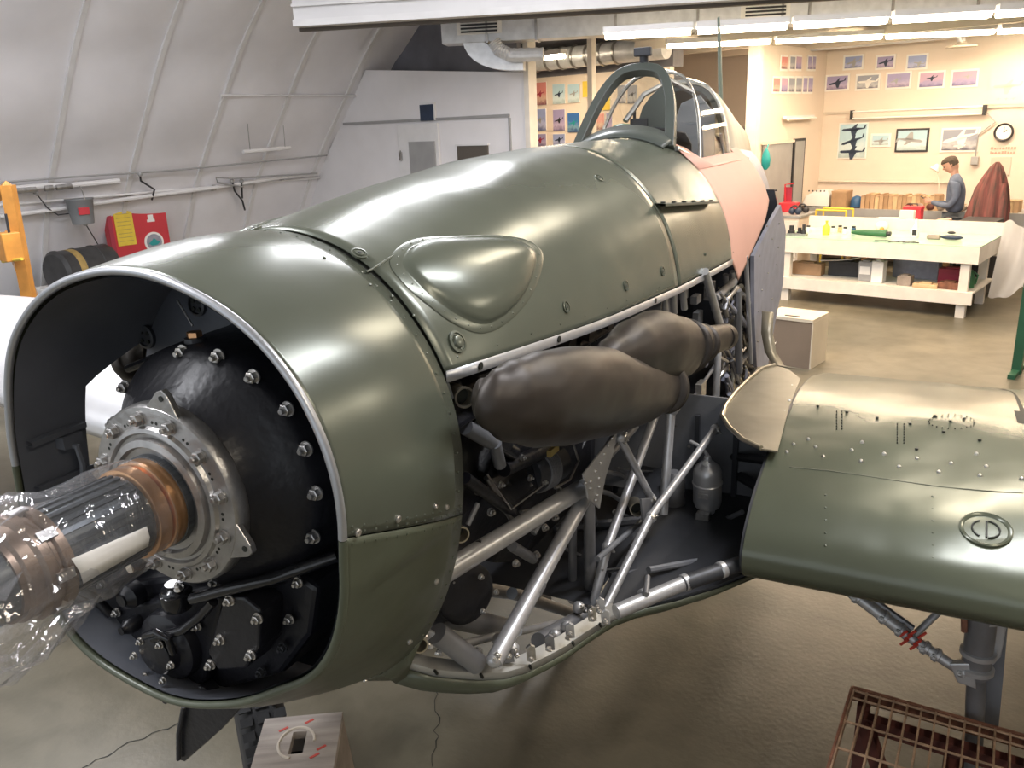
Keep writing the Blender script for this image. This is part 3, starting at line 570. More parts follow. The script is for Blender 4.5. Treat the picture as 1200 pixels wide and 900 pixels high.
# left group beyond the fuselage: low white drawers, helmets, extinguisher
A = zb(900, 250, 11.7); B = zb(945, 250, 11.7)
o = hthing('low_cabinet', 'low white cabinet beyond the pink fuselage panel', 'cabinet', (A.x+B.x)/2, 11.75, 0); w = (B.x-A.x)/2
MB().bbox((-w, -.3, .05), (w, .35, .96)).build('cabinet_body', 'cream', o, 0); MB().bbox((-w-.02, -.33, .96), (w+.02, .38, .99)).build('worktop', 'greybench', o, 0)
for k in range(3): d = MB().bbox((-w+.02, -.32, .1+.28*k), (w-.02, -.3, .35+.28*k)).build('drawer', 'table_white', o, 0); MB().bbox((-.06, -.335, .22+.28*k), (.06, -.32, .24+.28*k)).build('drawer_handle', 'dark', d, 0)
def onz(px, py, z): return atH(px, py, 'z', z)
def helmet(px, v, m, lab): 
    a = zb(px, 235, v); o = hthing('ear_defenders', lab, 'headset', a.x, v, .99); MB().ball((-.04, 0, .05), .05, 12).ball((.05, .01, .05), .05, 12).build('ear_cup', m, o); MB().tube([(-.05+.005*k, 0, .05) if 0 else (cos(pi*k/8)*.07, 0, .06+sin(pi*k/8)*.07) for k in range(9)], .012, 8).build('headband', 'dark', o)
helmet(932, 11.6, 'navy', 'navy ear defenders lying on the low white cabinet'); helmet(941, 11.85, 'dark', 'black ear defenders at the right end of the low white cabinet')
a = zb(905, 228, 11.6); o = hthing('fire_extinguisher', 'red extinguisher with yellow tag beside the pink fuselage', 'extinguisher', a.x, 11.6, .99)
MB().lathe((0, 0, 0), (0, 0, 1), [(0, .07), (.02, .075), (.22, .075), (.27, .04), (.30, .02)], 16).build('cylinder_body', 'red', o); MB().lathe((0, 0, .09), (0, 0, 1), [(0, .077), (.07, .077)], 16).build('tag_band', 'yellow', o); MB().tube([(0, 0, .30), (0, 0, .34), (.07, 0, .35)], .012, 8).build('valve', 'dark', o)
a = zb(926, 225, 11.95); o = hthing('red_tool_case', 'red open tool case with upright lid on the low white cabinet', 'case', a.x, 11.95, .99)
MB().bbox((-.13, -.1, 0), (.13, .1, .14)).build('case_body', 'red', o, 0, bevel=.008); MB().bbox((-.14, .10, .1), (-.02, .12, .36)).build('lid', 'crimson', o, 0); MB().tube([(-.1, .08, .14), (-.12, .08, .4), (.02, .08, .42)], .012, 8).build('handle', 'red', o)
A = zb(960, 262, 11.0)
o = hthing('yellow_rack', 'yellow tubular frame standing behind the white table', 'rack', zb(978, 250, 11.9).x, 11.9, 0)
for x in (-.22, .22):
    for y in (-.15, .15): MB().tube([(x, y, 0), (x, y, 1.05)], .014, 8).build('leg', 'yellow', o)
for y in (-.15, .15): MB().tube([(-.22, y, 1.05), (.22, y, 1.05)], .014, 8).build('rail', 'yellow', o)
MB().bbox((-.2, -.14, .7), (.2, .14, .72)).build('shelf', 'dark', o, 0)
# ---------------------------------------------------------------- white table
TU0, TU1, TV0, TV1 = -3.06, -.62, 10.12, 11.25
o = hthing('white_table', 'white painted worktable with pale green top and lower shelf', 'table', (TU0+TU1)/2, TV0, 0); w = (TU1-TU0)/2
TB = o
MB().bbox((-w, 0, .66), (w, .03, .85)).build('front_apron', 'table_white', o, 0); MB().bbox((-w, .03, .66), (-w+.03, 1.13, .85)).build('side_apron', 'table_white', o, 0); MB().bbox((w-.03, .03, .66), (w, 1.13, .85)).build('side_apron', 'table_white', o, 0)
MB().bbox((-w, 0, .85), (w, 1.13, .865)).build('tabletop', 'table_green', o, 0); MB().bbox((-w-.02, 1.13, .60), (w+.02, 1.17, 1.02)).build('backboard', 'table_white', o, 0)
for x in (-w+.08, w-.19):
    for y in (.04, 1.0): MB().bbox((x, y, 0), (x+.10, y+.09, .66)).build('leg', 'table_white', o, 0)
MB().bbox((-w+.02, -.005, .17), (w-.02, .03, .32)).build('lower_rail', 'table_white', o, 0); MB().bbox((-w+.02, .03, .30), (w-.02, 1.1, .32)).build('shelf', 'table_white', o, 0)
def tt(px, py, z=.866): a = atH(px, py, 'z', z); a.y = min(a.y, 11.15); return a
def onT(name, lab, cat, px, py, z=.866, rz=0): a = tt(px, py, z); return hthing(name, lab, cat, a.x, a.y, z+.001, rz)
o = onT('vice_block', 'dark cluster of small machine parts at left end of the white table', 'machine part', 934, 276)
for x, y, r, h in ((-.08, 0, .05, .13), (.02, .03, .04, .10), (.09, -.01, .035, .15)): MB().lathe((x, y, 0), (0, 0, 1), [(0, r), (h*.5, r*.9), (h*.5, r*.6), (h, r*.6)], 14).build('cylinder_part', 'dark', o)
MB().bbox((-.13, -.05, 0), (.13, .05, .03)).build('base', 'steel', o, 0)
o = onT('yellow_bottle', 'bright yellow plastic bottle on the white table', 'bottle', 968, 275); MB().lathe((0, 0, 0), (0, 0, 1), [(0, .045), (.06, .05), (.11, .045), (.14, .015), (.17, .015)], 14).build('bottle_body', 'yellow', o); MB().lathe((0, 0, .165), (0, 0, 1), [(0, .018), (.02, .018)], 12).build('cap', 'yellow', o)
o = onT('green_canister', 'long dark green tapered canister lying on the white table', 'canister', 1019, 277); MB().lathe((-.23, 0, .045), (1, 0, 0), [(0, .02), (.08, .035), (.36, .045), (.44, .045)], 16).build('canister_body', 'bottle_green', o); MB().lathe((.21, 0, .045), (1, 0, 0), [(0, .03), (.05, .03)], 12).build('cap', 'dark', o)
o = onT('spray_bottle', 'white bottle with dark label near the middle of the white table', 'bottle', 1072, 278); MB().lathe((0, 0, 0), (0, 0, 1), [(0, .045), (.11, .045), (.16, .018), (.20, .015)], 16).build('bottle_body', 'paper', o); MB().bbox((-.025, -.047, .03), (.025, -.042, .10)).build('bottle_label', 'dark', o, 0); MB().lathe((0, 0, .198), (0, 0, 1), [(0, .018), (.03, .012)], 12).build('cap', 'paper', o)
o = onT('dark_pouch', 'long black tool pouch at right on the white table', 'pouch', 1115, 281); MB().ball((0, 0, .03), .06, 14, sc=(2.2, .8, .5)).build('pouch_body', 'navy', o); MB().ball((-.02, .05, .08), .03, 10, sc=(1.6, 1, .6)).build('buckle', 'dark', o)
o = onT('grey_block', 'small brown grey block left of the black pouch', 'block', 1094, 280); MB().bbox((-.075, -.04, 0), (.075, .04, .05)).build('block_body', 'weathered', o, 0, bevel=.012); MB().bbox((-.05, -.02, .05), (.05, .02, .054)).build('block_label', 'greybench', o, 0)
o = onT('paper_towel', 'crumpled white towel behind the green canister', 'towel', 1040, 268); MB().ball((0, 0, .065), .075, 12, sc=(1.1, .8, .85)).build('crumple', 'paper', o); MB().ball((.02, -.06, .03), .03, 10).build('dark_core', 'orange', o)
for i, (px, py, c_) in enumerate(((976, 273, 'paper'), (984, 272, 'ply'), (990, 274, 'paper'), (1000, 273, 'blue'), (947, 272, 'plastic_white'))):
    o = onT('small_bottle', ('squat white jar right of the yellow bottle', 'tan jar beside the squat white jar', 'white jar left of the blue capped jar', 'blue jar near the green canister', 'clear white jar left of the yellow bottle')[i], 'jar', px, py); MB().lathe((0, 0, 0), (0, 0, 1), [(0, .03), (.06, .03), (.07, .02)], 12).build('jar_body', c_, o); MB().lathe((0, 0, .07), (0, 0, 1), [(0, .024), (.02, .024)], 12).build('lid', 'dark', o)
mb = MB()
o = onT('loose_tools', 'loose small metal tools scattered along the table front', 'tools', 1050, 284)
for k in range(9): x = -.25+.055*k; mb.tube([(x, -.02+.03*(k % 3), .008), (x+.07, .02*(k % 2), .008)], .007, 6)
mb.build('tool_bits', 'dark', o, kind='stuff')
# under the table
def sh(px, v): return zb(px, 310, v).x
for nm_, lab, cat, px, w_, h_, m_, v_ in (('wood_offcuts', 'pile of brown wood offcuts at left of the lower shelf', 'wood', 947, .42, .16, 'card2', 10.5), ('black_case', 'black case on the lower shelf', 'case', 991, .40, .20, 'dark', 10.6), ('grey_carton', 'grey printed carton in the middle of the lower shelf', 'carton', 1017, .18, .25, 'greybench', 10.4), ('white_carton', 'upright white carton in the middle of the lower shelf', 'carton', 1031, .14, .27, 'paper', 10.35),
    ('storage_unit', 'lilac grey storage unit at the rear of the lower shelf', 'storage unit', 1075, .55, .30, 'lilac', 10.85), ('crimson_box', 'dark red box at right of the lower shelf', 'box', 1118, .30, .20, 'crimson', 10.6), ('brown_tin', 'small brown tin at the front of the lower shelf', 'tin', 1063, .16, .12, 'weathered', 10.3), ('yellow_plank', 'short pale plank on the lower shelf front', 'plank', 1088, .28, .05, 'ply', 10.25), ('rusty_parts', 'brown metal parts beneath the red box', 'machine part', 1116, .24, .08, 'rust', 10.3)):
    o = hthing(nm_, lab, cat, sh(px, v_), v_, .321); MB().bbox((-w_/2, -.08, 0), (w_/2, .08, h_)).build('body', m_, o, 0, bevel=.006); MB().bbox((-w_/2+.02, -.084, h_*.35), (w_/2-.03, -.079, h_*.75)).build('face_panel', 'paper' if m_ in ('greybench',) else m_, o, 0)
    MB().bbox((-w_/4, -.06, h_), (w_/4, .05, h_+.015)).build('top_piece', m_, o, 0)
o = hthing('green_can', 'green watering can at the right end of the lower shelf', 'can', sh(1138, 10.45), 10.45, .321); MB().lathe((0, 0, 0), (0, 0, 1), [(0, .06), (.12, .07), (.16, .05), (.22, .03)], 14).build('can_body', 'bottle_green', o); MB().tube([(.04, 0, .2), (.09, 0, .16), (.07, 0, .05)], .01, 8).build('handle', 'bottle_green', o)
o = hthing('curved_trim', 'thin curved white strip lying across the black case', 'strip', sh(985, 10.4), 10.42, .53); MB().tube([(-.28, 0, .0), (-.05, 0, .02), (.15, 0, .05), (.35, 0, .11)], .014, 8, flat=.5).build('strip', 'paper', o)
# draped plastic sheet at the right end
a = atH(1166, 262, 'v', 11.2); mb = MB(); rows = []
for i in range(15):
    t = i/14; r = []
    for j in range(17):
        s_ = j/16; u = TU1+.03 + s_*(.42+.18*sin(pi*t*.9)) ; v = 11.15 - .95*s_*t*.4 - .1*s_; z = 1.04 - .16*s_ - (.86-.1*s_)*t*(.45+.55*(1-s_*.5)) + .0
        z += .05*sin(5*s_+3*t) + .02*sin(14*s_+4*t); v += .05*sin(9*s_+2*t)-.45*t*(1-s_)
        r.append(Vector((u, v, z)))
    rows.append(r)
mb.loft(rows, closed=False); o = mb.build('plastic_sheet', 'sheet', smooth=70); o.rotation_euler = (0, 0, HA); tag(o, 'milky plastic sheet hanging off the right end of the white table', 'plastic sheet')
# brown cabinet on the floor
A = atH(948, 433, 'z', 0); o = hthing('brown_cabinet', 'small brown cabinet with pale top standing on the floor', 'cabinet', A.x-.24, A.y+.0, 0)
MB().bbox((-.24, 0, 0), (.24, .40, .47)).build('cabinet_body', 'cab_brown', o, 0); MB().bbox((-.25, -.01, .47), (.25, .42, .50)).build('cabinet_top', 'cab_top', o, 0); MB().bbox((.24, .0, .0), (.252, .40, .47)).build('side_panel', 'cab_top', o, 0); MB().bbox((-.06, .05, .5), (.08, .08, .505)).build('hand_slot', 'dark', o, 0)
# green post
A = atH(1191, 437, 'z', 0); o = hthing('green_stand', 'dark green steel stand cut off by the right edge', 'stand', A.x, A.y, 0)
MB().bbox((-.04, -.04, 0), (.04, .04, .86)).build('post', 'greenpost', o, 0); MB().bbox((-.04, -.03, .80), (.6, .03, .86)).build('crossbar', 'greenpost', o, 0); MB().bbox((.52, -.04, 0), (.60, .04, .80)).build('post', 'greenpost', o, 0); MB().bbox((-.03, -.25, 0), (.03, .25, .04)).build('foot', 'greenpost', o, 0)
# ---------------------------------------------------------------- the man
def skin_body(name, m, parent, V, E, R, sub=2):
    me = bpy.data.meshes.new(name); me.from_pydata(V, E, []); o = bpy.data.objects.new(name, me); C.objects.link(o); o.parent = parent; me.materials.append(M[m])
    d = o.modifiers.new('skin', 'SKIN'); sv = me.skin_vertices[0].data
    for i, r in enumerate(R): sv[i].radius = (r if isinstance(r, tuple) else (r, r)); 
    sv[0].use_root = True; d.use_smooth_shade = True
    q = o.modifiers.new('sub', 'SUBSURF'); q.levels = sub; q.render_levels = sub; return o
hd = atH(1115, 190, 'v', 12.75); hz = 1.80
man = hthing('person', 'man in a blue grey shirt looking down at a phone behind the plywood bench', 'person', hd.x+.08, 12.75, 0, radians(12))
# local axes: he faces -x
V = [(.02, 0, .95), (.03, 0, 1.12), (.03, 0, 1.30), (.01, 0, 1.44), (-.02, 0, 1.52), (.0, -.17, 1.41), (.04, -.22, 1.20), (-.04, -.21, 1.08), (-.20, -.12, 1.10), (-.28, -.08, 1.13), (.0, .17, 1.41), (.04, .22, 1.20), (-.04, .21, 1.08), (-.20, .10, 1.09), (-.28, .05, 1.12)]
Eg = [(0, 1), (1, 2), (2, 3), (3, 4), (3, 5), (5, 6), (6, 7), (7, 8), (8, 9), (3, 10), (10, 11), (11, 12), (12, 13), (13, 14)]
Rr = [(.17, .14), (.165, .13), (.19, .14), (.15, .11), .06, .08, .055, .048, .038, .03, .07, .055, .048, .038, .03]
skin_body('body', 'shirt', man, V, Eg, Rr)
V = [(.02, 0, .98), (.02, -.09, .88), (.0, -.11, .50), (.03, -.11, .10), (.02, .09, .88), (.02, .11, .50), (.05, .11, .10)]
skin_body('trousers', 'jeans', man, V, [(0, 1), (1, 2), (2, 3), (0, 4), (4, 5), (5, 6)], [(.15, .12), .10, .07, .055, .10, .07, .055])
for s in (-1, 1): mb = MB(); mb.loft([[Vector((.10-.30*t, s*.11+w*cos(a)*.05, .0+h*(.5+.5*sin(a)))) for a in [2*pi*j/12 for j in range(12)]] for t, w, h in ((0, .7, .09), (.2, 1, .10), (.6, 1.05, .07), (.9, .9, .05), (1, .5, .03))]).build('shoe', 'dark', man)
# head: profile rings from chin to crown, bowed forward
def head_pt(t, a):
    pr_h = [(0, .045, .04), (.12, .075, .055), (.3, .09, .068), (.5, .098, .075), (.7, .102, .077), (.86, .085, .066), (.96, .05, .04), (1, .008, .008)]
    rx = interp(t, [(q[0], q[1]) for q in pr_h]); ry = interp(t, [(q[0], q[2]) for q in pr_h]); x = -cos(a)*rx; y = sin(a)*ry
    f = max(0, cos(a))**6
    x -= f*(.028*exp(-((t-.42)/.07)**2) + .010*exp(-((t-.24)/.04)**2) + .012*exp(-((t-.04)/.06)**2) - .008*exp(-((t-.52)/.04)**2) + .006*exp(-((t-.60)/.04)**2))
    return Vector((x+.01*(1-t), y, t*.225))
hm = Matrix.Translation((-.035, 0, 1.545)) @ Matrix.Rotation(radians(-28), 4, 'Y')
rings = [[hm @ head_pt(t, 2*pi*j/32) for j in range(32)] for t in frange(0, 1, 22)]
MB().loft(rings).build('head', 'skin', man, 80); MB().tube([(-.005, 0, 1.46), (-.02, 0, 1.53), (-.03, 0, 1.60)], [.055, .052, .05], 14).build('neck', 'skin', man)
rings = [[hm @ (head_pt(t, a)*1.0 + Vector((-cos(a)*.010, sin(a)*.010, .006))) if (t > .70 or cos(a) < .15) else hm @ (head_pt(t, a)*.96+Vector((.01, 0, 0))) for a in [2*pi*j/32 for j in range(32)]] for t in frange(.34, 1, 16)]
MB().loft(rings).build('hair', 'hair', man, 80)
for s in (-1, 1):
    MB().ball(hm @ Vector((.012, s*.076, .105)), .026, 10, sc=(.7, .35, 1.1)).build('ear', 'skin', man); MB().ball(hm @ Vector((-.083, s*.032, .118)), .011, 8).build('eye', 'dark', man)
MB().box(hm @ Vector((-.096, 0, .055)), (.012, .045, .010)).build('mouth', 'crimson', man)
for s, w in ((-1, Vector((-.30, -.075, 1.135))), (1, Vector((-.30, .045, 1.125)))):
    h_ = MB().ball(w, .036, 12, sc=(1.15, .6, .8)).build('hand', 'skin', man)
    for k in range(4): MB().tube([w+Vector((-.02, s*.0, .024-.015*k)), w+Vector((-.065+.004*k, -s*.002, .03-.016*k)), w+Vector((-.085+.006*k, -s*.022, .03-.016*k))], [.009, .008, .006], 8).build('finger', 'skin', h_)
    MB().tube([w+Vector((.0, 0, .02)), w+Vector((-.025, -s*.02, .05)), w+Vector((-.05, -s*.03, .055))], [.010, .009, .007], 8).build('thumb', 'skin', h_)
mb = MB(); mb.box((0, 0, 0), (.14, .07, .009)); o = mb.build('phone', 'dark', None, 0, bevel=.003); o.parent = None
o.matrix_world = man.matrix_basis @ Matrix.Translation((-.375, -.015, 1.165)) @ Matrix.Rotation(radians(35), 4, 'Y'); tag(o, 'dark phone held in the hands of the man', 'phone')
# ---------------------------------------------------------------- along the vault wall at left
def wh(px, py, off=0.0):                                         # where the line of sight meets the vault, pushed off inward
    r = ray(px, py); rr = Vector((r.dot(HU), r.dot(HV), r.z)); cc = Vector((CAM.dot(HU), CAM.dot(HV), CAM.z)); t = 3
    while t < 40:
        p = cc+rr*t
        if p.z > .0 and p.x <= wall_u(max(p.z, .01))+off: return p
        t += .01
    return cc+rr*12
def wtube(name, lab, cat, pts, r, m, off=.08, parts=None, n=8):
    P_ = [wh(x, y, off) for x, y in pts]; b = P_[0]; o = hthing(name, lab, cat, b.x, b.y, b.z); MB().tube([p-b for p in P_], r, n).build('pipe', m, o); return o, b, P_
o, b, P_ = wtube('wall_pipe', 'pale pipe running low along the vault wall', 'pipe', [(0, 254), (60, 246), (150, 233), (250, 220), (330, 208), (372, 204)], .028, 'rib_white', .14)
for x, y in ((60, 246), (150, 233), (250, 220), (330, 208)): p = wh(x, y, .08)-b; MB().bbox(p-Vector((.08, .02, .04)), p+Vector((.04, .02, .04))).build('pipe_clamp', 'steel', o, 0)
wtube('power_conduit', 'thin grey conduit above the pale wall pipe', 'conduit', [(0, 214), (90, 207), (200, 200), (300, 190), (383, 182)], .012, 'greybench', .13)
wtube('branch_conduit', 'thin conduit loop near the end of the vault wall', 'conduit', [(285, 219), (255, 214), (253, 208), (275, 209), (372, 203)], .012, 'greybench', .20)
o, b, P_ = wtube('left_wall_lamp', 'white unlit tube fitting above the orange hoist', 'lamp', [(8, 222), (50, 218), (85, 217), (140, 212)], .035, 'rib_white', .14)
for (x, y, x2, y2) in ((15, 224, 42, 222), (52, 221, 62, 220), (66, 220, 84, 218)): a1 = wh(x, y, .2)-b; a2 = wh(x2, y2, .2)-b; MB().tube([a1, a2], .035, 8).build('reflector', 'steel', o)
o, b, P_ = wtube('hanging_wall_lamp', 'small white tube fitting hanging below two chains on vault wall', 'lamp', [(285, 178), (340, 173)], .03, 'rib_white', .22)
for (x, y, x2, y2) in ((290, 145, 293, 175), (332, 147, 334, 172)): MB().tube([wh(x, y, .12)-b, wh(x2, y2, .22)-b], .006, 5).build('chain', 'greybench', o)
for k, (pts, lab) in enumerate((([(164, 204), (165, 212), (181, 222), (178, 234)], 'black bracket arm with cord above the red board'), ([(272, 212), (275, 224), (284, 235), (287, 246)], 'black cord hanging at left of the two cords'), ([(283, 212), (284, 232)], 'short straight black cord hanging by the conduit'), ([(42, 226), (55, 243), (68, 252), (82, 250)], 'thin cord looping left of the bucket'), ([(100, 262), (108, 275), (118, 292)], 'thin cord hanging below the bucket'))):
    P_ = [wh(x, y, .16) for x, y in pts]; b = P_[0]; o = hthing('electric_cable', lab, 'cable', b.x, b.y, b.z); MB().tube([p-b for p in P_], .014 if k < 3 else .008, 6).build('cord', 'dark', o); MB().ball((0, 0, 0), .035, 8).build('cord_clip', 'greybench', o)
a = wh(295, 248, .1); 
# bucket
a = wh(98, 262, .45); o = hthing('hanging_bucket', 'grey plastic bucket hanging from the wall lamp with a red label', 'bucket', a.x, a.y, a.z)
MB().lathe((0, 0, 0), (0, 0, 1), [(0, .13), (.02, .135), (.30, .165), (.31, .175), (.325, .175)], 24).build('bucket_body', 'bucket', o)
MB().tube([(cos(pi*k/12)*.17, 0, .31+sin(pi*k/12)*.2) for k in range(13)], .008, 6).build('handle', 'steel', o)
d_ = (HU*0); MB().box((.155, -.03, .17), (.02, .13, .09), radians(-10)).build('bucket_label', 'red', o, 0)
MB().tube([(0, 0, .51), (0, 0, .60), (-.06, .02, .66)], .018, 8).build('hook', 'paper', o)
# red board with yellow sheet and round badge
p0 = wh(133, 291, .35); p1 = wh(199, 289, .35); a = (p0+p1)/2; w = abs(p1.y-p0.y)/2*1.02; ang = pi/2; top = wh(199, 233, .35)
vv = a.y; hgt = .95*w*1.75
o = hthing('red_board', 'red metal board with a yellow sheet and a round badge on the vault wall', 'board', a.x, a.y, a.z-.10, ang)
MB().bbox((-w, 0, 0), (w, .14, hgt)).build('board_body', 'red', o, 0, bevel=.01); MB().bbox((-w, .0, 0), (-w+.06, -.01, hgt)).build('board_edge', 'crimson', o, 0)
MB().bbox((-w*.78, -.014, hgt*.22), (-w*.18, -.002, hgt*.95)).build('yellow_sheet', 'yellow', o, 0)
mb = MB()
for k in range(8): mb.bbox((-w*.72, -.017, hgt*(.3+.075*k)), (-w*.26, -.013, hgt*(.31+.075*k)))
mb.build('sheet_lines', 'amber', o, 0, kind='stuff')
r_ = w*.33; g = MB().lathe((w*.42, -.002, hgt*.22), (0, -1, 0), [(0, r_), (.012, r_)], 32).build('round_badge', 'paper', o); MB().lathe((w*.42, -.014, hgt*.22), (0, -1, 0), [(0, r_*.8), (.003, r_*.8)], 32).build('badge_rim', 'lilac', g)
mb = MB(); c0 = Vector((w*.42, -.018, hgt*.22)); mb.prism([c0+Vector((x*r_, 0, z*r_)) for x, z in ((-.6, -.1), (-.3, .1), (0, .4), (.3, .1), (.62, -.05), (.3, -.3), (-.3, -.35))], (0, -.003, 0)).build('badge_emblem', 'teal', g, 0)
mb = MB(); mb.bbox((w*.30, -.012, hgt*.62), (w*.56, -.002, hgt*.67)).bbox((w*.34, -.012, hgt*.67), (w*.52, -.002, hgt*.76)).bbox((w*.38, -.012, hgt*.80), (w*.48, -.002, hgt*.88)).build('white_sign', 'paper', o, 0)
MB().lathe((w*.95, .05, hgt), (0, 0, 1), [(0, .13), (.05, .12), (.10, .07), (.12, .01)], 18).build('bell_cap', 'bucket', o)
# barrel on a stand
p0 = wh(64, 318, .75); p1 = wh(128, 312, .60); d_ = (p1-p0); r_ = .29; L_ = d_.length*1.0
c0 = (p0+p1)/2; ang = math.atan2(d_.y, d_.x); o = hthing('black_barrel', 'black barrel lying on its side with an amber label by the vault wall', 'barrel', c0.x, c0.y, c0.z-r_, ang)
MB().lathe((-L_/2, 0, r_), (1, 0, 0), [(0, r_*.85), (.03, r_*.97), (.04, r_), (.06, r_), (.08, r_*.96), (L_*.36, r_*.96), (L_*.37, r_), (L_*.39, r_), (L_*.40, r_*.96), (L_*.70, r_*.96), (L_*.71, r_), (L_*.73, r_), (L_*.74, r_*.96), (L_-.04, r_*.98), (L_, r_*.9)], 32).build('barrel_body', 'barrel', o)
MB().lathe((-L_*.26, 0, r_), (1, 0, 0), [(0, r_*.965), (L_*.13, r_*.965)], 32).build('barrel_label', 'amber', o)
for x in (-L_*.35, L_*.3): MB().bbox((x, -r_, -c0.z+r_), (x+.06, r_, .03)).build('stand_leg', 'dark', o, 0)
a = wh(60, 350, .8); o = hthing('white_carton', 'low white carton on the dark bench behind the silver wing', 'carton', a.x, a.y, a.z-.0); MB().bbox((-.2, -.12, 0), (.2, .12, .14)).build('carton', 'plastic_white', o, 0, bevel=.02); MB().bbox((-.18, -.1, .14), (.18, .1, .155)).build('lid', 'paper', o, 0)
o2 = hthing('dark_bench', 'low dark bench against the vault wall below the barrel', 'bench', a.x, a.y, 0); MB().bbox((-.3, -.3, a.z-.06), (.3, .2, a.z-.002)).build('bench_top', 'dark', o2, 0)
for x in (-.28, .22): MB().bbox((x, -.28, 0), (x+.06, .18, a.z-.06)).build('leg', 'dark', o2, 0)
# orange hoist
V0 = 2.25
def hp_(px, py): return atH(px, py, 'v', V0)
a = hp_(36, 360); t_ = hp_(9, 217); o = hthing('engine_hoist', 'worn orange engine hoist standing by the vault wall', 'hoist', a.x, V0, 0)
def L2(px, py, dy=0): p = hp_(px, py); return Vector((p.x-a.x, dy, p.z))
bx_ = L2(36, 360); tx_ = L2(9, 217); dn = (bx_-tx_).normalized()
MB().tube([bx_ + dn*bx_.z/(-dn.z), tx_], .07, 4, flat=1).build('mast', 'orange', o, 20)
MB().tube([L2(9, 219), L2(-20, 245), L2(-60, 262)], .06, 4).build('boom', 'orange', o, 20)
MB().tube([L2(9, 275), L2(-8, 310)], .05, 4).build('brace', 'orange', o, 20)
q = L2(28, 355); MB().tube([Vector((q.x+.1, .25, 0)), q+Vector((0, .1, 0)), L2(-2, 285)+Vector((0, .1, 0))], .055, 4).build('leg', 'rust_pale', o, 20)
MB().tube([Vector((bx_.x-.1, -.3, .07)), Vector((bx_.x+.1, -.2, .07)), Vector((bx_.x+1.0, -.3, .07))], .05, 4).build('foot_beam', 'orange', o, 20)
j = L2(28, 287, -.12); MB().box(j, (.17, .16, .26)).build('jack_housing', 'orange', o, 0, bevel=.01); MB().tube([L2(22, 304, -.14), L2(45, 301, -.14)], .014, 8).build('jack_lever', 'yellow', o); MB().tube([j+Vector((.05, 0, .1)), j+Vector((.07, 0, .3))], .012, 6).build('valve_stem', 'dark', o)
# ================================================================== THE AIRCRAFT
AC = thing('fighter_aircraft', 'olive green fighter aircraft with open nose and uncovered silver tube frame', 'aircraft', (0, 0, 0))
def X(px, py, x): return at(px, py, 'x', x)
def Z_(px, py, dz): return at(px, py, 'z', T+dz)
def Y(px, py, y): return at(px, py, 'y', y)
OC = Vector((-.02, 0, T))
def prj(p):
    d = Vector(p)-CAM; z = d.dot(FW); return 600+FPX*d.dot(RT)/z, 450-FPX*d.dot(UP)/z
def depth(p): return (Vector(p)-CAM).dot(FW)
# ---- nose ring
RIM = [(.422, .006), (.413, .127), (.365, .245), (.284, .336), (.137, .41), (.012, .437), (-.134, .425), (-.278, .372), (-.40, .27), (-.463, .12), (-.485, -.05), (-.495, -.22), (-.485, -.34), (-.43, -.43), (-.36, -.475), (-.249, -.502), (-.114, -.516), (.022, -.483), (.128, -.439), (.214, -.385), (.319, -.318), (.365, -.255), (.402, -.154), (.414, -.046)]
RP = sorted([(math.atan2(z, x+.02), sqrt((x+.02)**2+z*z)) for x, z in RIM])
RP = [(RP[-1][0]-2*pi, RP[-1][1])] + RP + [(RP[0][0]+2*pi, RP[0][1])]
def rimr(a):
    a = (a+pi) % (2*pi) - pi; return sum(interp(a+k*.05, RP) for k in (-1.5, -.5, .5, 1.5))/4
def rearr(a):
    w, h = .47, (.475 if sin(a) > 0 else .69); return 1/sqrt((cos(a)/w)**2 + (sin(a)/h)**2)
def ringp(a, s, off=0):
    y = .385*s + .0; r = (rimr(a)+.014)*(1-s**.8) + rearr(a)*s**.8 + .012*sin(pi*s)*(1 if sin(a) > -.3 else .3) + off
    r += .004*noise.noise(Vector((cos(a)*3, sin(a)*3, s*2+5)))*sin(pi*s)
    return OC + Vector((cos(a)*r, y, sin(a)*r))
def seam(s): return -.02 - .27*s
def smax(a):                                                     # the far side of the ring is cut back around the exhaust
    a = a % (2*pi); return interp(a, [(0, 1), (2.60, 1), (2.86, .47), (3.35, .42), (3.6, .62), (3.95, 1), (7, 1)])
def strip(a0f, a1f, n, ss, off=0): return [[(lambda a: ringp(a, s*smax(a), off))(a0f(s)+(a1f(s)-a0f(s))*i/(n-1)) for i in range(n)] for s in ss]
SS = [0, .03, .08, .15, .25, .37, .5, .63, .76, .88, 1]
up = MB().loft(strip(lambda s: seam(s)+.004, lambda s: pi-seam(s), 90, SS), closed=False).build('nose_ring_panel', 'green', AC, 60, solid=.004)
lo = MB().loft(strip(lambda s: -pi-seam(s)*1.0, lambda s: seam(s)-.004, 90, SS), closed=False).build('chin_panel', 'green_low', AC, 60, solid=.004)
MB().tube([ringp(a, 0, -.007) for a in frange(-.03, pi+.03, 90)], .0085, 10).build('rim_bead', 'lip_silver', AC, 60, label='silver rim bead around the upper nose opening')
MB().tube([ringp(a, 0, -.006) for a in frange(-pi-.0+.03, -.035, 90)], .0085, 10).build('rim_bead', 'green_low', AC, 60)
MB().loft([[ringp(a, s*smax(a), -.022-.01*s) for a in frange(-pi, pi, 160)] for s in (0.01, .2, .5, .8, 1)], closed=False).build('nose_liner', 'liner', AC, 60, label='dark blue black inside of the nose ring')
mb = MB()                                                        # inner former with bracket on the far side
for a0 in (3.05, 3.30): MB().loft([[ringp(a0+.03*k, s, -.030-.02*j) for s in (.05, .2, .3, .42)] for k, j in ((0, 0), (0, 1), (1, 1), (1, 0))], closed=False).build('inner_former', 'liner', AC, 30)
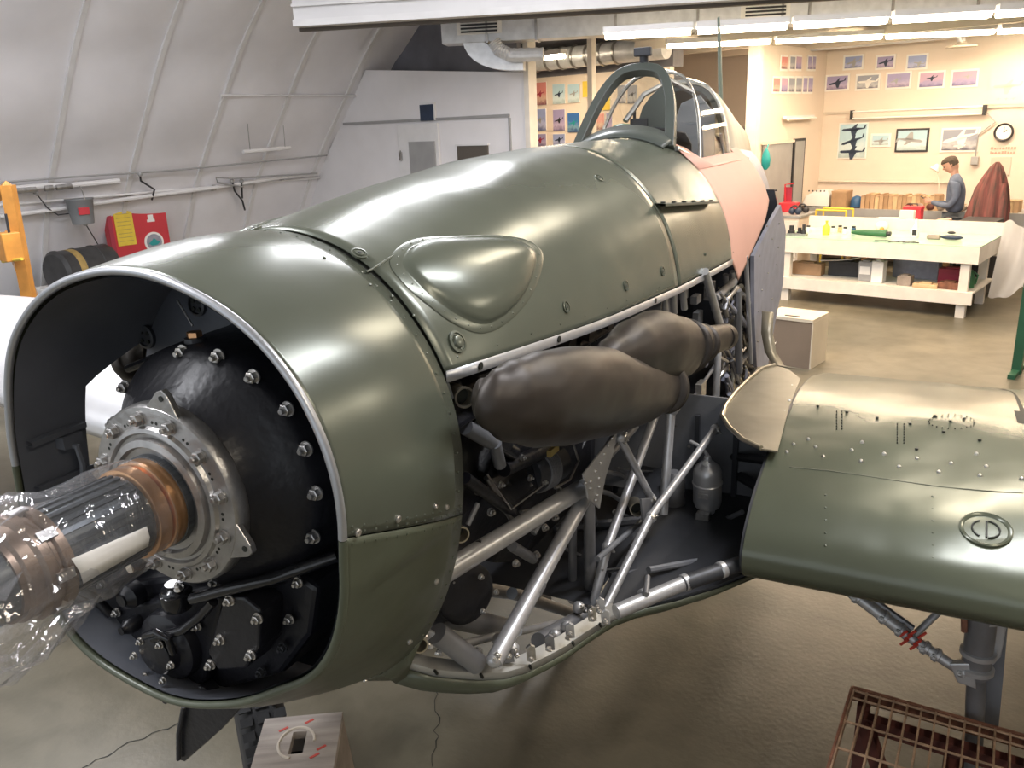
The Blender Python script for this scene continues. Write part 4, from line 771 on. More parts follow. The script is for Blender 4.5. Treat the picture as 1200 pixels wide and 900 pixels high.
mb = MB().tube([ringp(3.15, .3, -.03), ringp(3.15, .3, -.07), ringp(3.25, .3, -.08), ringp(3.4, .3, -.07)], .008, 8); mb.box(ringp(3.12, .3, -.045), (.03, .05, .03)).build('inner_bracket', 'liner', AC)
def nrm_ring(a, s): 
    e = .01; u = ringp(a+e, s)-ringp(a-e, s); v = ringp(a, min(1, s+e))-ringp(a, s-e); n = u.cross(v).normalized(); return n if n.dot(ringp(a, s)-OC) > 0 else -n
def rivet(mb, p, n, r, h=None): mb.lathe(p, n, [(-.001, r), (r*.35, r*.85), (r*.6, r*.3)], 8)
mb = MB()
for s in frange(.04, .97, 13):
    for d in (.018, .045): rivet(mb, ringp(seam(s)+d, s), nrm_ring(seam(s)+d, s), .0032)
for a in frange(-.15, 2.2, 26): rivet(mb, ringp(a, .94), nrm_ring(a, .94), .0030)
mb.build('rivet_row', 'green', up, kind='stuff')
mb = MB()
for s in frange(.04, .97, 13): rivet(mb, ringp(seam(s)-.03, s), nrm_ring(seam(s)-.03, s), .0032)
for a in frange(-1.3, -.35, 14): rivet(mb, ringp(a, .95), nrm_ring(a, .95), .0032)
mb.build('rivet_row', 'green_low', lo, kind='stuff')
def hit_ring(px, py):
    best = None
    for i in range(60):
        for j in range(16):
            a = -2.2+3.6*i/59; s = j/15; p = ringp(a, s); q = prj(p); d = (q[0]-px)**2+(q[1]-py)**2
            if best is None or d < best[0]: best = (d, a, s)
    _, a, s = best; st = [.04, .04]
    for _ in range(8):
        for da in (-1, 0, 1):
            for ds in (-1, 0, 1):
                a2, s2 = a+da*st[0], min(1, max(0, s+ds*st[1])); q = prj(ringp(a2, s2)); d = (q[0]-px)**2+(q[1]-py)**2
                if d < best[0]: best = (d, a2, s2)
        _, a, s = best; st = [st[0]*.5, st[1]*.5]
    return a, s
for px, py, r in ((419, 624, .0075), (466, 608, .0075), (510, 593, .006), (523, 594, .006), (511, 681, .007), (480, 752, .007), (430, 802, .007)):
    a, s = hit_ring(px, py); mb = MB().lathe(ringp(a, s), nrm_ring(a, s), [(-.002, r), (.003, r), (.005, r*.7), (.004, r*.3), (.003, r*.29)], 16); mb.build('fastener', 'nut', lo, 30, label='bright round fastener')
# ---- fuselage surface behind the ring
def sec(y):
    top = interp(y, [(.38, .475), (.9, .545), (1.3, .58), (1.8, .60), (2.3, .605), (2.75, .605), (4, .60), (5, .50), (6, .40), (8.2, .22)])
    w = interp(y, [(.38, .45), (1., .475), (1.9, .495), (2.8, .50), (3.6, .49), (3.9, .475), (4.0, .42), (5, .27), (6, .13), (8.2, .03)])
    return top, w
def upp(y, t, off=0):
    top, w = sec(y); n = interp(y, [(.38, 2.0), (1.2, 2.15), (2.8, 2.1), (4.5, 2.0)])
    x = w*(abs(sin(t))**(2/n))*(1 if t > 0 else -1); z = top*(abs(cos(t))**(2/n))*(1 if cos(t) > 0 else -1)
    d = Vector((sin(t), 0, cos(t)))*off
    wv = .0035*noise.noise(Vector((x*4, y*2.2, z*4)))
    return Vector((x, y, T+z)) + d + Vector((sin(t), 0, cos(t)))*wv
def tz(y, z):                                                   # section angle where the surface reaches height z
    a, b = 0, pi
    for _ in range(30):
        m = (a+b)/2
        if upp(y, m).z-T > z: a = m
        else: b = m
    return a
ez = lambda y: interp(y, [(.38, .185), (1.2, .125), (1.9, .09), (2.8, .06)])
def nup(y, t):
    e = .01; n = (upp(y, t+e)-upp(y, t-e)).cross(upp(y+e, t)-upp(y-e, t)).normalized(); return n if n.dot(upp(y, t)-Vector((0, y, T))) > 0 else -n
def skin(y0, y1, ny, tf0, tf1, nt_): return [[upp(y, tf0(y)+(tf1(y)-tf0(y))*i/(nt_-1)) for i in range(nt_)] for y in frange(y0, y1, ny)]
TE = lambda y: tz(y, ez(y))
cp1 = MB().loft(skin(.392, 1.895, 44, lambda y: -TE(y), TE, 90), closed=False).build('cowl_panel', 'green', AC, 60, solid=.003)
cp2 = MB().loft(skin(1.905, 2.74, 24, lambda y: -TE(y), TE, 90), closed=False).build('cowl_panel', 'green', AC, 60, solid=.003)
MB().loft([[upp(y, t, -.008) for t in frange(-1.3, 1.3, 60)] for y in (.37, .40)], closed=False).build('panel_joint', 'seam_dark', AC, 60); MB().loft([[upp(y, t, -.008) for t in frange(-1.3, 1.3, 60)] for y in (1.88, 1.92)], closed=False).build('panel_joint', 'seam_dark', AC, 60)
# pink primed panel: lower edge sweeps up going aft
pz = lambda y: interp(y, [(2.74, .06), (2.90, -.06), (3.2, .03), (3.9, .22), (4.4, .30)])
tin = lambda y: interp(y, [(2.742, .0), (2.88, .0), (2.95, .60), (3.70, .60), (3.80, .0), (4, 0)])
for s in (1, -1): MB().loft(skin(2.742, 3.90, 44, lambda y: s*tz(y, pz(y) if s > 0 else max(pz(y), .05)), lambda y: s*max(tin(y), .001), 44), closed=False).build('side_panel', 'pink', AC, 60, solid=.003, label='pink primed side panel below the cockpit')
MB().loft(skin(3.95, 5.0, 12, lambda y: -1.6, lambda y: 1.3, 40), closed=False).build('rear_deck', 'lilac', AC, 60, solid=.003)
def hit_up(px, py, y0=.4, y1=3.2):
    best = None
    for i in range(50):
        for j in range(50):
            y = y0+(y1-y0)*i/49; t = -.6+2.1*j/49; q = prj(upp(y, t)); d = (q[0]-px)**2+(q[1]-py)**2
            if nup(y, t).dot(CAM-upp(y, t)) < 0 if j % 7 == 0 else False: continue
            if best is None or d < best[0]: best = (d, y, t)
    _, y, t = best; sy, st = .06, .05
    for _ in range(9):
        for a in (-1, 0, 1):
            for b in (-1, 0, 1):
                y2, t2 = y+a*sy, t+b*st; q = prj(upp(y2, t2)); d = (q[0]-px)**2+(q[1]-py)**2
                if d < best[0]: best = (d, y2, t2)
        _, y, t = best; sy *= .6; st *= .6
    return y, t
# blister
ol = [hit_up(*p) for p in ((472, 312), (478, 295), (500, 284), (540, 282), (585, 282), (612, 287), (626, 300), (622, 325), (608, 352), (585, 373), (562, 380), (535, 370), (510, 352), (488, 333))]
k2 = []
for i in range(len(ol)):
    a, b, c_, d = ol[i-1], ol[i], ol[(i+1) % len(ol)], ol[(i+2) % len(ol)]
    for t in (0, .25, .5, .75): k2.append(tuple(.5*(2*b[q]+(c_[q]-a[q])*t+(2*a[q]-5*b[q]+4*c_[q]-d[q])*t*t+(3*b[q]-a[q]-3*c_[q]+d[q])*t**3) for q in (0, 1)))
cy = sum(p[0] for p in k2)/len(k2); ct = sum(p[1] for p in k2)/len(k2)
def blister(mirror=1):
    rings = []
    for s, h in ((1.16, .0015), (1.12, .004), (1.02, .0045), (1.0, .005), (.97, .012), (.90, .018), (.78, .024), (.6, .029), (.4, .031), (.2, .032), (.02, .033)):
        rings.append([(lambda p: Vector((p.x*mirror, p.y, p.z)))(upp(cy+(y-cy)*s, ct+(t-ct)*s, h)) for y, t in k2])
    return MB().loft(rings, True, True).build('cowl_blister', 'green', AC, 50, label='rounded blister bulging from the cowl')
blister(); blister(-1)
mb = MB()
for y, t in k2[::2]: rivet(mb, upp(cy+(y-cy)*1.08, ct+(t-ct)*1.08, .004), nup(y, t), .0028)
mb.build('rivet_row', 'green', cp1, kind='stuff')
# long bulge on the far top side near the nose
mb = MB(); rings = []
for s, h in ((1, .0), (.95, .015), (.8, .03), (.55, .042), (.25, .05), (.02, .052)):
    rings.append([upp(.62+.26*s*cos(a), -.72+.20*s*sin(a), h) for a in [2*pi*j/28 for j in range(28)]])
mb.loft(rings).build('cowl_blister', 'green', AC, 60, label='small bulge on the far top side of the cowl')
def fast(px, py, r, parent, big=False):
    y, t = hit_up(px, py); p = upp(y, t, .001); n = nup(y, t)
    o = MB().lathe(p, n, [(-.002, r), (.003, r), (.0035, r*.82), (.0005, r*.78), (.0005, r*.55), (.004, r*.5), (.004, r*.2), (.001, r*.15)] if not big else [(-.002, r), (.004, r), (.005, r*.8), (.002, r*.75), (.002, r*.6), (.008, r*.5), (.010, r*.25), (.010, .001)], 24).build('cowl_fastener', 'green', parent, 30)
    MB().lathe(p, n, [(.0042, r*.28), (.005, r*.2)], 8).build('fastener_slot', 'seam_dark', None or parent, 30) if not big else None
    if big:
        mb = MB(); u = n.cross(Vector((0, 1, 0))).normalized(); w = n.cross(u)
        for k in range(8): rivet(mb, p+(u*cos(k*pi/4)+w*sin(k*pi/4))*r*.68+n*.002, n, .003)
        mb.build('fastener_rivets', 'green', parent, kind='stuff')
for px, py, r in ((421, 298, .019), (663, 360, .017), (733, 335, .017), (776, 318, .017), (296, 267, .020), (702, 209, .017), (826, 298, .006)): fast(px, py, r, cp1)
fast(535, 401, .026, cp1, True)
mb = MB()
for i in range(16): y = .45+i*.155; (lambda t: rivet(mb, upp(y, t), nup(y, t), .0028))(TE(y)-.05)
for px, py in ((434, 337), (460, 351), (485, 374), (380, 306)): y, t = hit_up(px, py-4); rivet(mb, upp(y, t), nup(y, t), .004)
mb.build('rivet_row', 'green', cp1, kind='stuff')
a = hit_up(461, 300); b = hit_up(429, 319); mb = MB().tube([upp(a[0]+(b[0]-a[0])*k/5, a[1]+(b[1]-a[1])*k/5, .001) for k in range(6)], .0025, 6).build('strap_seam', 'green', cp1)
# ledge with screws on the second panel
LP = [hit_up(766+64*k/8, 237.5-2.5*k/8) for k in range(9)]
mb = MB(); A_ = [upp(y, t, .0) for y, t in LP]; hz = Vector((.045, 0, -.004)); tk = Vector((0, 0, -.008))
ins = Vector((-.03, 0, .0)); mb.loft([[p+ins for p in A_], [p+hz for p in A_], [p+hz+tk for p in A_], [p+ins+tk for p in A_]], closed=False)
lg = mb.build('wing_root_ledge', 'green', AC, 30, label='short ledge with six screws'); 
for k in range(6):
    p = A_[0].lerp(A_[-1], (k+.3)/5.6)+Vector((.022, 0, -.002)); MB().lathe(p, (0, 0, 1), [(0, .009), (.005, .009), (.006, .006), (.006, .001)], 6).build('screw', 'seam_dark', lg, 30)
# upper longeron below the panel edge, both sides
for s in (1, -1):
    P_ = []
    for y in frange(.392, 2.75, 20): q = upp(y, TE(y)-.01); P_.append(Vector((q.x*s, y, q.z-.006)))
    mb = MB(); o1 = Vector((-.012*s, 0, 0)); mb.loft([[p+Vector((.004*s, 0, .004)) for p in P_], [p+Vector((.003*s, 0, -.022)) for p in P_], [p+Vector((-.035*s, 0, -.020)) for p in P_], [p+Vector((-.03*s, 0, .0)) for p in P_]], closed=False); lgn = mb.build('longeron', 'lip_silver', AC, 30, solid=.002)
    if s > 0:
        for px, py in ((547, 434), (640, 402), (770, 345)):
            q = min(P_, key=lambda p: (prj(p)[0]-px)**2); MB().lathe(q+Vector((.002, 0, -.008)), (1, 0, 0), [(0, .009), (.004, .009)], 12).build('lug_hole', 'seam_dark', lgn, 30)
# ---- windscreen and canopy (arches of tube, perspex between)
_AP = [(0, 1), (.16, .995), (.32, .975), (.46, .93), (.58, .86), (.68, .76), (.76, .65), (.84, .5), (.90, .34), (.95, .18), (1, 0)]
_L = [0]
for (a, b), (c, d) in zip(_AP, _AP[1:]): _L.append(_L[-1]+sqrt((a-c)**2+(b-d)**2))
ARX = [(l/_L[-1], p[0]) for l, p in zip(_L, _AP)]; ARZ = [(l/_L[-1], p[1]) for l, p in zip(_L, _AP)]
def arch(yb, yt, w, zb, zt, flat=.42, n=29, off=0, xc=-.01):
    out = []
    for i in range(n):
        u = -1+2*i/(n-1); au = abs(u); k = interp(au, ARZ); x = (w+off)*interp(au, ARX)*(1 if u > 0 else -1)
        z = zb+(zt+off-zb)*k; y = yb+(yt-yb)*(z-zb)/(zt-zb); out.append(Vector((xc+x, y, T+z)))
    return out
A1 = arch(2.70, 2.98, .245, .555, .925); A2 = arch(3.02, 3.26, .285, .47, .915); A3 = arch(3.66, 3.70, .29, .43, .885)
def band(Ain, w, d, name, m, axis=Vector((0, 1, 0))):            # flat section frame following an arch
    Q = []; c0 = Vector((sum(p.x for p in Ain)/len(Ain), 0, min(p.z for p in Ain)))
    rings = []
    for i, p in enumerate(Ain):
        t = (Ain[min(i+1, len(Ain)-1)]-Ain[max(i-1, 0)]).normalized(); inn = axis.cross(t).normalized()
        if inn.dot(Vector((c0.x, p.y, c0.z+.15))-p) < 0: inn = -inn
        rings.append([p+axis*d*.5, p+axis*d*.5+inn*w, p-axis*d*.5+inn*w, p-axis*d*.5])
    return MB().loft(rings).build(name, m, AC, 40, bevel=.003)
ax1 = Vector((0, 1, -.75)).normalized()
band(A1, .042, .05, 'windscreen_arch', 'frame_green', ax1)
band(A2, .014, .02, 'windscreen_rear_bow', 'nut', Vector((0, 1, -.3)).normalized()); band(A3, .016, .022, 'canopy_bow', 'nut')
band([p+Vector((0, .025, 0))*1 for p in arch(3.66, 3.70, .27, .44, .86)], .03, .02, 'canopy_inner_bow', 'frame_green')
MB().loft([A1, A2], closed=False).build('quarter_glass', 'glass', AC, 60, label='clear windscreen side glass')
MB().loft([arch(3.07, 3.28, .285, .47, .90), A3], closed=False).build('canopy_glass', 'glass', AC, 60, label='clear canopy glass')
fg = [p for p in arch(2.71, 2.97, .215, .575, .895)]; MB().loft([fg, [Vector((p.x, 2.715, T+.575)) for p in fg]], closed=False).build('front_glass', 'glass', AC, 60)
# windscreen foot fairing and sills
mb = MB(); rings = []
for k, (dy, dz, ww) in enumerate(((-.14, -.004, .30), (-.05, .03, .275), (.0, .05, .262))):
    rings.append([upp(2.74+dy, t, 0)*1.0 + Vector((0, 0, dz if k else .003)) for t in frange(-.42-.02*k, .42+.02*k, 25)])
mb.loft(rings, closed=False).build('windscreen_foot', 'frame_green', AC, 60, solid=.006, off=1)
for s in (-1, 1):
    MB().tube([Vector((s*.25-.01, 2.71, T+.555)), Vector((s*.285-.01, 3.02, T+.475)), Vector((s*.29-.01, 3.66, T+.435))], .012, 8).build('canopy_rail', 'nut', AC)
    mb = MB().loft([[Vector((s*.245-.01, 2.72, T+.56)), Vector((s*.30, 3.05, T+.48)), Vector((s*.30, 3.66, T+.44))], [upp(y, s*.72, .004) for y in (2.75, 3.05, 3.66)]], closed=False); mb.build('sill_panel', 'pink', AC, 30, solid=.003)
mb = MB().tube([Vector((.26, 3.45, T+.60)), Vector((.27, 3.5, T+.50)), Vector((.25, 3.55, T+.47))], .008, 8); mb.build('canopy_handle', 'nut', AC)
# cockpit inside: instrument coaming, seat back, green canopy part, inner cheek plate
mb = MB().loft([[Vector((x, 3.0, T+.60+.05*cos(x*6))) for x in frange(-.2, .2, 9)], [Vector((x, 3.12, T+.56)) for x in frange(-.2, .2, 9)], [Vector((x, 3.12, T+.40)) for x in frange(-.2, .2, 9)]], closed=False); mb.build('coaming', 'dark', AC, 30, solid=.01)
MB().ball((-.13, 3.05, T+.64), .05, 12, sc=(1.3, 1, .6)).build('gunsight_cover', 'bottle_green', AC); MB().box((-.04, 3.05, T+.66), (.09, .05, .06)).tube([(-.07, 3.05, T+.68), (-.07, 3.05, T+.73)], .008, 8).build('gunsight', 'dark', AC, 0, bevel=.004)
MB().tube([Vector((-.10, 3.0, T+.68)), Vector((-.04, 3.1, T+.80)), Vector((.08, 3.15, T+.86)), Vector((.18, 3.2, T+.80))], .014, 8).build('inner_hoop', 'steel', AC)
MB().prism([Y(px, py, 3.03) for px, py in ((774, 103), (763, 112), (753, 126), (748, 142), (750, 166), (789, 170), (788, 108), (783, 98))], (0, .012, 0)).build('cheek_plate', 'frame_green', AC, 0)
MB().prism([Vector((-.05, 3.6, T+.2)), Vector((.2, 3.6, T+.2)), Vector((.19, 3.6, T+.70)), Vector((.10, 3.62, T+.80)), Vector((.0, 3.62, T+.76)), Vector((-.05, 3.6, T+.60))], (0, .02, 0)).build('seat_armour', 'bay', AC, 0, bevel=.004)
MB().loft([[Vector((x, y, T+z)) for x, z in ((-.30, .46), (-.36, .2), (-.34, -.05), (.34, -.05), (.36, .2), (.30, .46))] for y in (2.9, 3.9)], closed=False).build('cockpit_tub', 'bay', AC, 0)
# rear fairing behind canopy
mb = MB(); rings = []
for y, w, zt in ((3.68, .285, .87), (3.9, .275, .85), (4.15, .24, .80), (4.5, .19, .72), (5.0, .13, .62)): rings.append(arch(y, y, w, interp(y, [(3.68, .42), (5, .40)]), zt, n=25))
mb.loft(rings, closed=False).build('rear_fairing', 'beige_paint', AC, 60, solid=.004)
mb = MB()
for k in range(6): q = Vector((.29-.006*k, 3.72+.09*k, T+.43)); mb.box(q, (.008, .012, .04))
mb.build('clip_row', 'steel', AC, 0, kind='stuff')
q = at(845, 132, 'x', 0.02); MB().tube([q, at(843, 50, 'x', 0.02), at(842, 20, 'x', .02)], [.028, .020, .014], 12, flat=.5).build('aerial_mast', 'mast', AC, label='grey green aerial mast behind the canopy')
mb = MB().box(Vector((0, 2.96, T+.985)), (.085, .03, .04)).tube([(0, 2.98, T+.93), (0, 2.97, T+.99)], .022, 10); mb.build('rear_view_mirror', 'bay_dark', AC, 0, bevel=.008)
# ---- engine front
eng = MB()
eng.lathe((0, .30, T), (0, -1, 0), [(-.05, .29), (.0, .285), (.12, .282), (.18, .278), (.195, .268), (.215, .245), (.235, .222), (.26, .20), (.285, .185), (.30, .18)], 72).build('gear_case', 'black', AC, 40, label='round black reduction gear case')
gc = bpy.data.objects['gear_case']
def nutbolt(p, d, r, parent, m='nut', stud=True, name='nut'):
    d = Vector(d).normalized(); mb = MB().lathe(p, d, [(0, r*1.25), (r*.25, r*1.25), (r*.26, r*1.0)], 14); mb.lathe(Vector(p)+d*r*.2, d, [(0, r*.98), (r*.95, r*.98), (r*1.05, r*.8)], 6)
    if stud: mb.lathe(Vector(p)+d*r, d, [(0, r*.5), (r*.8, r*.5), (r*.95, r*.4)], 8)
    return mb.build(name, m, parent, 30)
F_ = (0, -1, 0)
for px, py in ((210, 414), (252, 419), (293, 443), (333, 481), (355, 528), (367, 580), (364, 631), (143, 455), (130, 497)):
    p = Y(px, py, .10); nutbolt(p+Vector((0, .012, 0)), F_, .0125, gc, 'nut' if px < 300 and py < 450 and px > 180 else 'steel')
for a in (-2.2, -1.7, -1.2, -.8):
    nutbolt((.262*cos(a), .11, T+.262*sin(a)), F_, .0125, gc, 'steel')
MB().lathe((0, .07, T), F_, [(0, .205), (.02, .205), (.028, .198), (.03, .18)], 64).build('gear_case_rim', 'black', gc, 40)
# silver flange
fl_ = MB().lathe((0, .02, T), F_, [(0, .19), (.005, .192), (.03, .19), (.035, .186), (.038, .150), (.046, .146), (.048, .138), (.040, .134), (.040, .128), (.052, .125), (.055, .112), (.045, .108), (.045, .085)], 72).build('bearing_flange', 'steel', AC, 40, label='silver bearing flange ringed with nuts')
for k in range(12):
    a = 2*pi*(k+.35)/12; nutbolt((.163*cos(a), -.016, T+.163*sin(a)), F_, .0125, fl_, 'steel')
mb = MB()
for k in range(12):
    for d in (-.035, .035): a = 2*pi*(k+.85)/12+d; mb.lathe((.158*cos(a), -.0165, T+.158*sin(a)), F_, [(0, .0035), (.0012, .0035)], 8)
mb.build('pin_hole', 'seam_dark', fl_, kind='stuff')
for px, py in ((190, 478), (279, 637)):
    q = Y(px, py, -.012)-Vector((0, 0, T)); a = math.atan2(q.z, q.x); u = Vector((cos(a), 0, sin(a))); w = Vector((-sin(a), 0, cos(a))); O = Vector((0, .0, T))
    mb = MB().prism([O+u*.178+w*.045, O+u*.178-w*.045, O+u*.222-w*.014, O+u*.230, O+u*.222+w*.014], (0, -.014, 0)); g = mb.build('lifting_lug', 'steel', fl_, 0, bevel=.002)
    MB().lathe(O+u*.212+Vector((0, -.0145, 0)), F_, [(0, .006), (.001, .006)], 12).build('lug_hole', 'seam_dark', fl_)
# shaft
sh_ = MB().lathe((0, -.02, T), F_, [(0, .095), (.02, .095), (.022, .088), (.04, .086), (.04, .080), (.30, .080), (.31, .072), (.42, .072), (.42, .062), (.50, .060)], 56).build('propeller_shaft', 'shaft_dark', AC, 40, label='dark splined propeller shaft')
MB().lathe((0, -.035, T), F_, [(0, .089), (.004, .092), (.032, .092), (.034, .088)], 48).build('copper_band', 'copper', sh_, 40); MB().lathe((0, -.073, T), F_, [(0, .087), (.002, .090), (.028, .090), (.030, .086)], 48).build('copper_band', 'copper', sh_, 40)
mb = MB()
for k in range(26): a = 2*pi*k/26; mb.box((.081*cos(a), -.20, T+.081*sin(a)), (.006, .18, .009), M4=Matrix.Rotation(-a, 3, 'Y'))
mb.build('shaft_spline', 'shaft_dark', sh_, 0, kind='stuff')
MB().lathe((0, -.27, T), F_, [(0, .082), (.004, .094), (.02, .094), (.024, .088), (.03, .088), (.034, .094), (.05, .094), (.056, .086), (.075, .084), (.08, .078), (.09, .078)], 56).build('shaft_nut', 'brown_metal', sh_, 40, label='brown shaft nut near the tip')
for k in range(8): a = 2*pi*k/8; MB().box((.092*cos(a), -.297, T+.092*sin(a)), (.012, .03, .018), M4=Matrix.Rotation(-a, 3, 'Y')).build('nut_slot', 'steel', sh_, 0)
# dark disc of engine bay behind the gear case, open on the far side
def sector(y, r0, r1f, a0, a1, n, thick=.008):
    mb = MB(); A_ = frange(a0, a1, n)
    return mb.loft([[Vector((OC.x+cos(a)*r0, y, T+sin(a)*r0)) for a in A_], [Vector((OC.x+cos(a)*r1f(a), y, T+sin(a)*r1f(a))) for a in A_]], closed=False)
bk = sector(.335, .16, lambda a: ringp(a, .85, -.034).x*0+(rimr(a)*.15+rearr(a)*.85)-.04, -2.75, 2.84, 70).build('nose_bulkhead', 'liner', AC, 30, solid=.006)
for px, py, r in ((173, 394, .030), (233, 357, .026)):
    p = Y(px, py, .33); o = MB().lathe(p, F_, [(0, r), (.01, r), (.012, r*.8), (.006, r*.75), (.006, .001)], 24).build('round_plug', 'bay_dark', bk, 30)
    for k in range(4): MB().lathe(p+Vector((cos(k*pi/2+.7)*r*.5, -.007, sin(k*pi/2+.7)*r*.5)), F_, [(0, .005), (.004, .005)], 8).build('plug_hole', 'seam_dark', None or bk)
MB().tube([Y(208, 352, .30), Y(226, 382, .29)], .003, 6).build('lock_wire', 'steel', bk); MB().lathe(Y(231, 412, .14), (0, 0, 1), [(0, .022), (.03, .022), (.032, .016)], 12).build('drain_plug', 'bay_dark', gc, 30); MB().lathe(Y(231, 412, .14)+Vector((0, 0, .03)), (0, 0, 1), [(0, .016), (.012, .016)], 6).build('plug_cap', 'copper', gc, 30)
for (p0, p1, r) in (((285, 415), (340, 432), .012), ((300, 400), (350, 420), .009), ((335, 440), (372, 500), .010), ((365, 500), (380, 545), .010), ((150, 432), (180, 420), .010)): MB().tube([Y(*p0, .24), Y(*p1, .22)], r, 8).build('pipe', 'black', bk)
# lower accessory housings
def housing(c_, r, prof, m='black', n=32, name='pump_housing'): return MB().lathe(c_, F_, [(d, r*k) for d, k in prof], n).build(name, m, AC, 40)
c1 = Y(185, 765, .04); h1 = MB().lathe(c1+Vector((0, .10, 0)), F_, [(0, .085), (.06, .085), (.075, .082), (.08, .075), (.085, .055), (.11, .050), (.112, .046)], 40).build('pump_housing', 'black', AC, 40)
for px, py in ((162, 753), (185, 757), (155, 770), (198, 781), (167, 794), (189, 799)): nutbolt(Y(px, py, .02)+Vector((0, .008, 0)), F_, .0075, h1, 'nut')
c2 = [Y(px, py, .05) for px, py in ((262, 700), (285, 700), (305, 716), (304, 760), (288, 784), (255, 786), (243, 765))]
h2 = MB().prism(c2, (0, .08, 0)).build('cover_plate', 'black', AC, 0, bevel=.006)
for px, py in ((270, 703), (303, 724), (259, 749), (295, 767), (248, 778)): nutbolt(Y(px, py, .05), F_, .010, h2, 'nut')
mb = MB().prism([Y(px, py, .09) for px, py in ((135, 712), (245, 690), (262, 700), (240, 800), (215, 815), (150, 800), (130, 760))], (0, .15, 0)); h3 = mb.build('lower_case', 'black', AC, 0, bevel=.01)
MB().prism([Y(px, py, .12) for px, py in ((95, 690), (330, 660), (372, 690), (365, 745), (330, 790), (250, 812), (170, 805), (110, 770), (75, 720))], (0, .16, 0)).build('sump_case', 'black', AC, 0, bevel=.012)
for px, py, m, y in ((232, 733, 'nut', .085), (340, 725, 'nut', .11), (350, 682, 'nut', .11), (332, 758, 'bay_dark', .11), (307, 787, 'bay_dark', .11), (138, 717, 'nut', .085), (121, 684, 'nut', .10), (167, 696, 'steel', .10), (97, 721, 'nut', .10), (128, 748, 'nut', .085), (243, 804, 'steel', .10), (112, 710, 'steel', .11)):
    nutbolt(Y(px, py, y), F_, .0095, h3, m)
MB().lathe(Y(209, 712, .07), (0, 0, 1), [(0, .030), (.02, .036), (.04, .036), (.043, .032), (.050, .030), (.055, .02), (.062, .02)], 28).build('oil_filler', 'black_gloss', AC, 40); nutbolt(Y(210, 690, .06), (0, -.3, 1), .009, h3, 'nut')
MB().tube([Y(226, 702, .05), Y(270, 690, .05), Y(320, 678, .07), Y(360, 664, .10), Y(394, 652, .14)], .013, 12).build('oil_pipe', 'black_gloss', AC); MB().tube([Y(180, 748, .03), Y(215, 738, .04), Y(235, 722, .05), Y(250, 705, .05)], .011, 10).build('oil_pipe', 'black_gloss', AC)
MB().tube([Y(170, 745, .02), Y(183, 741, .015), Y(197, 748, .02), Y(203, 765, .03)], .009, 10).build('oil_pipe', 'black_gloss', AC); MB().tube([Y(90, 690, .05), Y(110, 700, .06), Y(130, 720, .08)], .012, 10).build('oil_pipe', 'black', AC)
for px, py, r, y in ((150, 700, .030, .07), (115, 730, .026, .09), (150, 735, .020, .06), (238, 815, .025, .08), (200, 815, .02, .08)): MB().lathe(Y(px, py, y)+Vector((0, .03, 0)), F_, [(0, r), (.03, r), (.035, r*.8), (.045, r*.5), (.05, r*.5)], 16).build('valve_boss', 'black', h3)
MB().lathe(Y(153, 666, -.01), F_, [(0, .010), (.004, .010)], 16).build('cork_disc', 'cab_top', h3)
# ---- engine block seen from the side
eb = MB()
eb.loft([[Vector((x*k, y, T-.08+z*k)) for x, z in ((-.18, -.46), (.18, -.46), (.27, -.22), (.26, .05), (.20, .12), (-.20, .12), (-.26, .05), (-.27, -.22))] for y, k in ((.30, .8), (.42, .95), (.5, 1), (1.6, 1), (1.7, .85))]).build('crankcase', 'black', AC, 0, bevel=.01)
MB().loft([[Vector((x*k, y, T-.62+z*k)) for x, z in ((-.16, -.12), (.16, -.12), (.22, .0), (.22, .2), (-.22, .2), (-.22, .0))] for y, k in ((1.1, .7), (1.2, 1), (1.7, 1), (1.8, .9))]).build('sump', 'black', AC, 0, bevel=.01)
for s in (-1, 1):
    R_ = Matrix.Rotation(radians(-30*s), 3, 'Y'); q = MB()
    for y0, y1 in ((.50, 1.55),):
        q.box(Vector((s*.22, (y0+y1)/2, T+.13)), (.16, y1-y0, .36), M4=None if 0 else R_); 
    ob = q.build('cylinder_bank', 'black', AC, 0, bevel=.012)
    for k in range(6): MB().tube([Vector((s*.31, .62+.165*k, T+.08)), Vector((s*.40, .62+.165*k, T+.06))], .032, 12).build('exhaust_stub', 'shroud', ob)
    for k in range(10): nutbolt(Vector((s*.31, .56+.105*k, T-.02)), (s, 0, -.3), .009, ob, 'bay_dark')
EQ = [((590, 520), (545, 490), .030, 'black'), ((560, 505), (600, 530), .025, 'black_gloss'), ((590, 550), (655, 520), .022, 'black'), ((545, 560), (600, 600), .016, 'black'), ((600, 610), (570, 560), .008, 'steel'), ((560, 640), (620, 610), .014, 'black'), ((575, 500), (585, 525), .018, 'bay_dark')]
for p0, p1, r, m in EQ: MB().tube([X(*p0, .33), X(*p1, .33)], r, 10).build('coolant_pipe', m, AC)
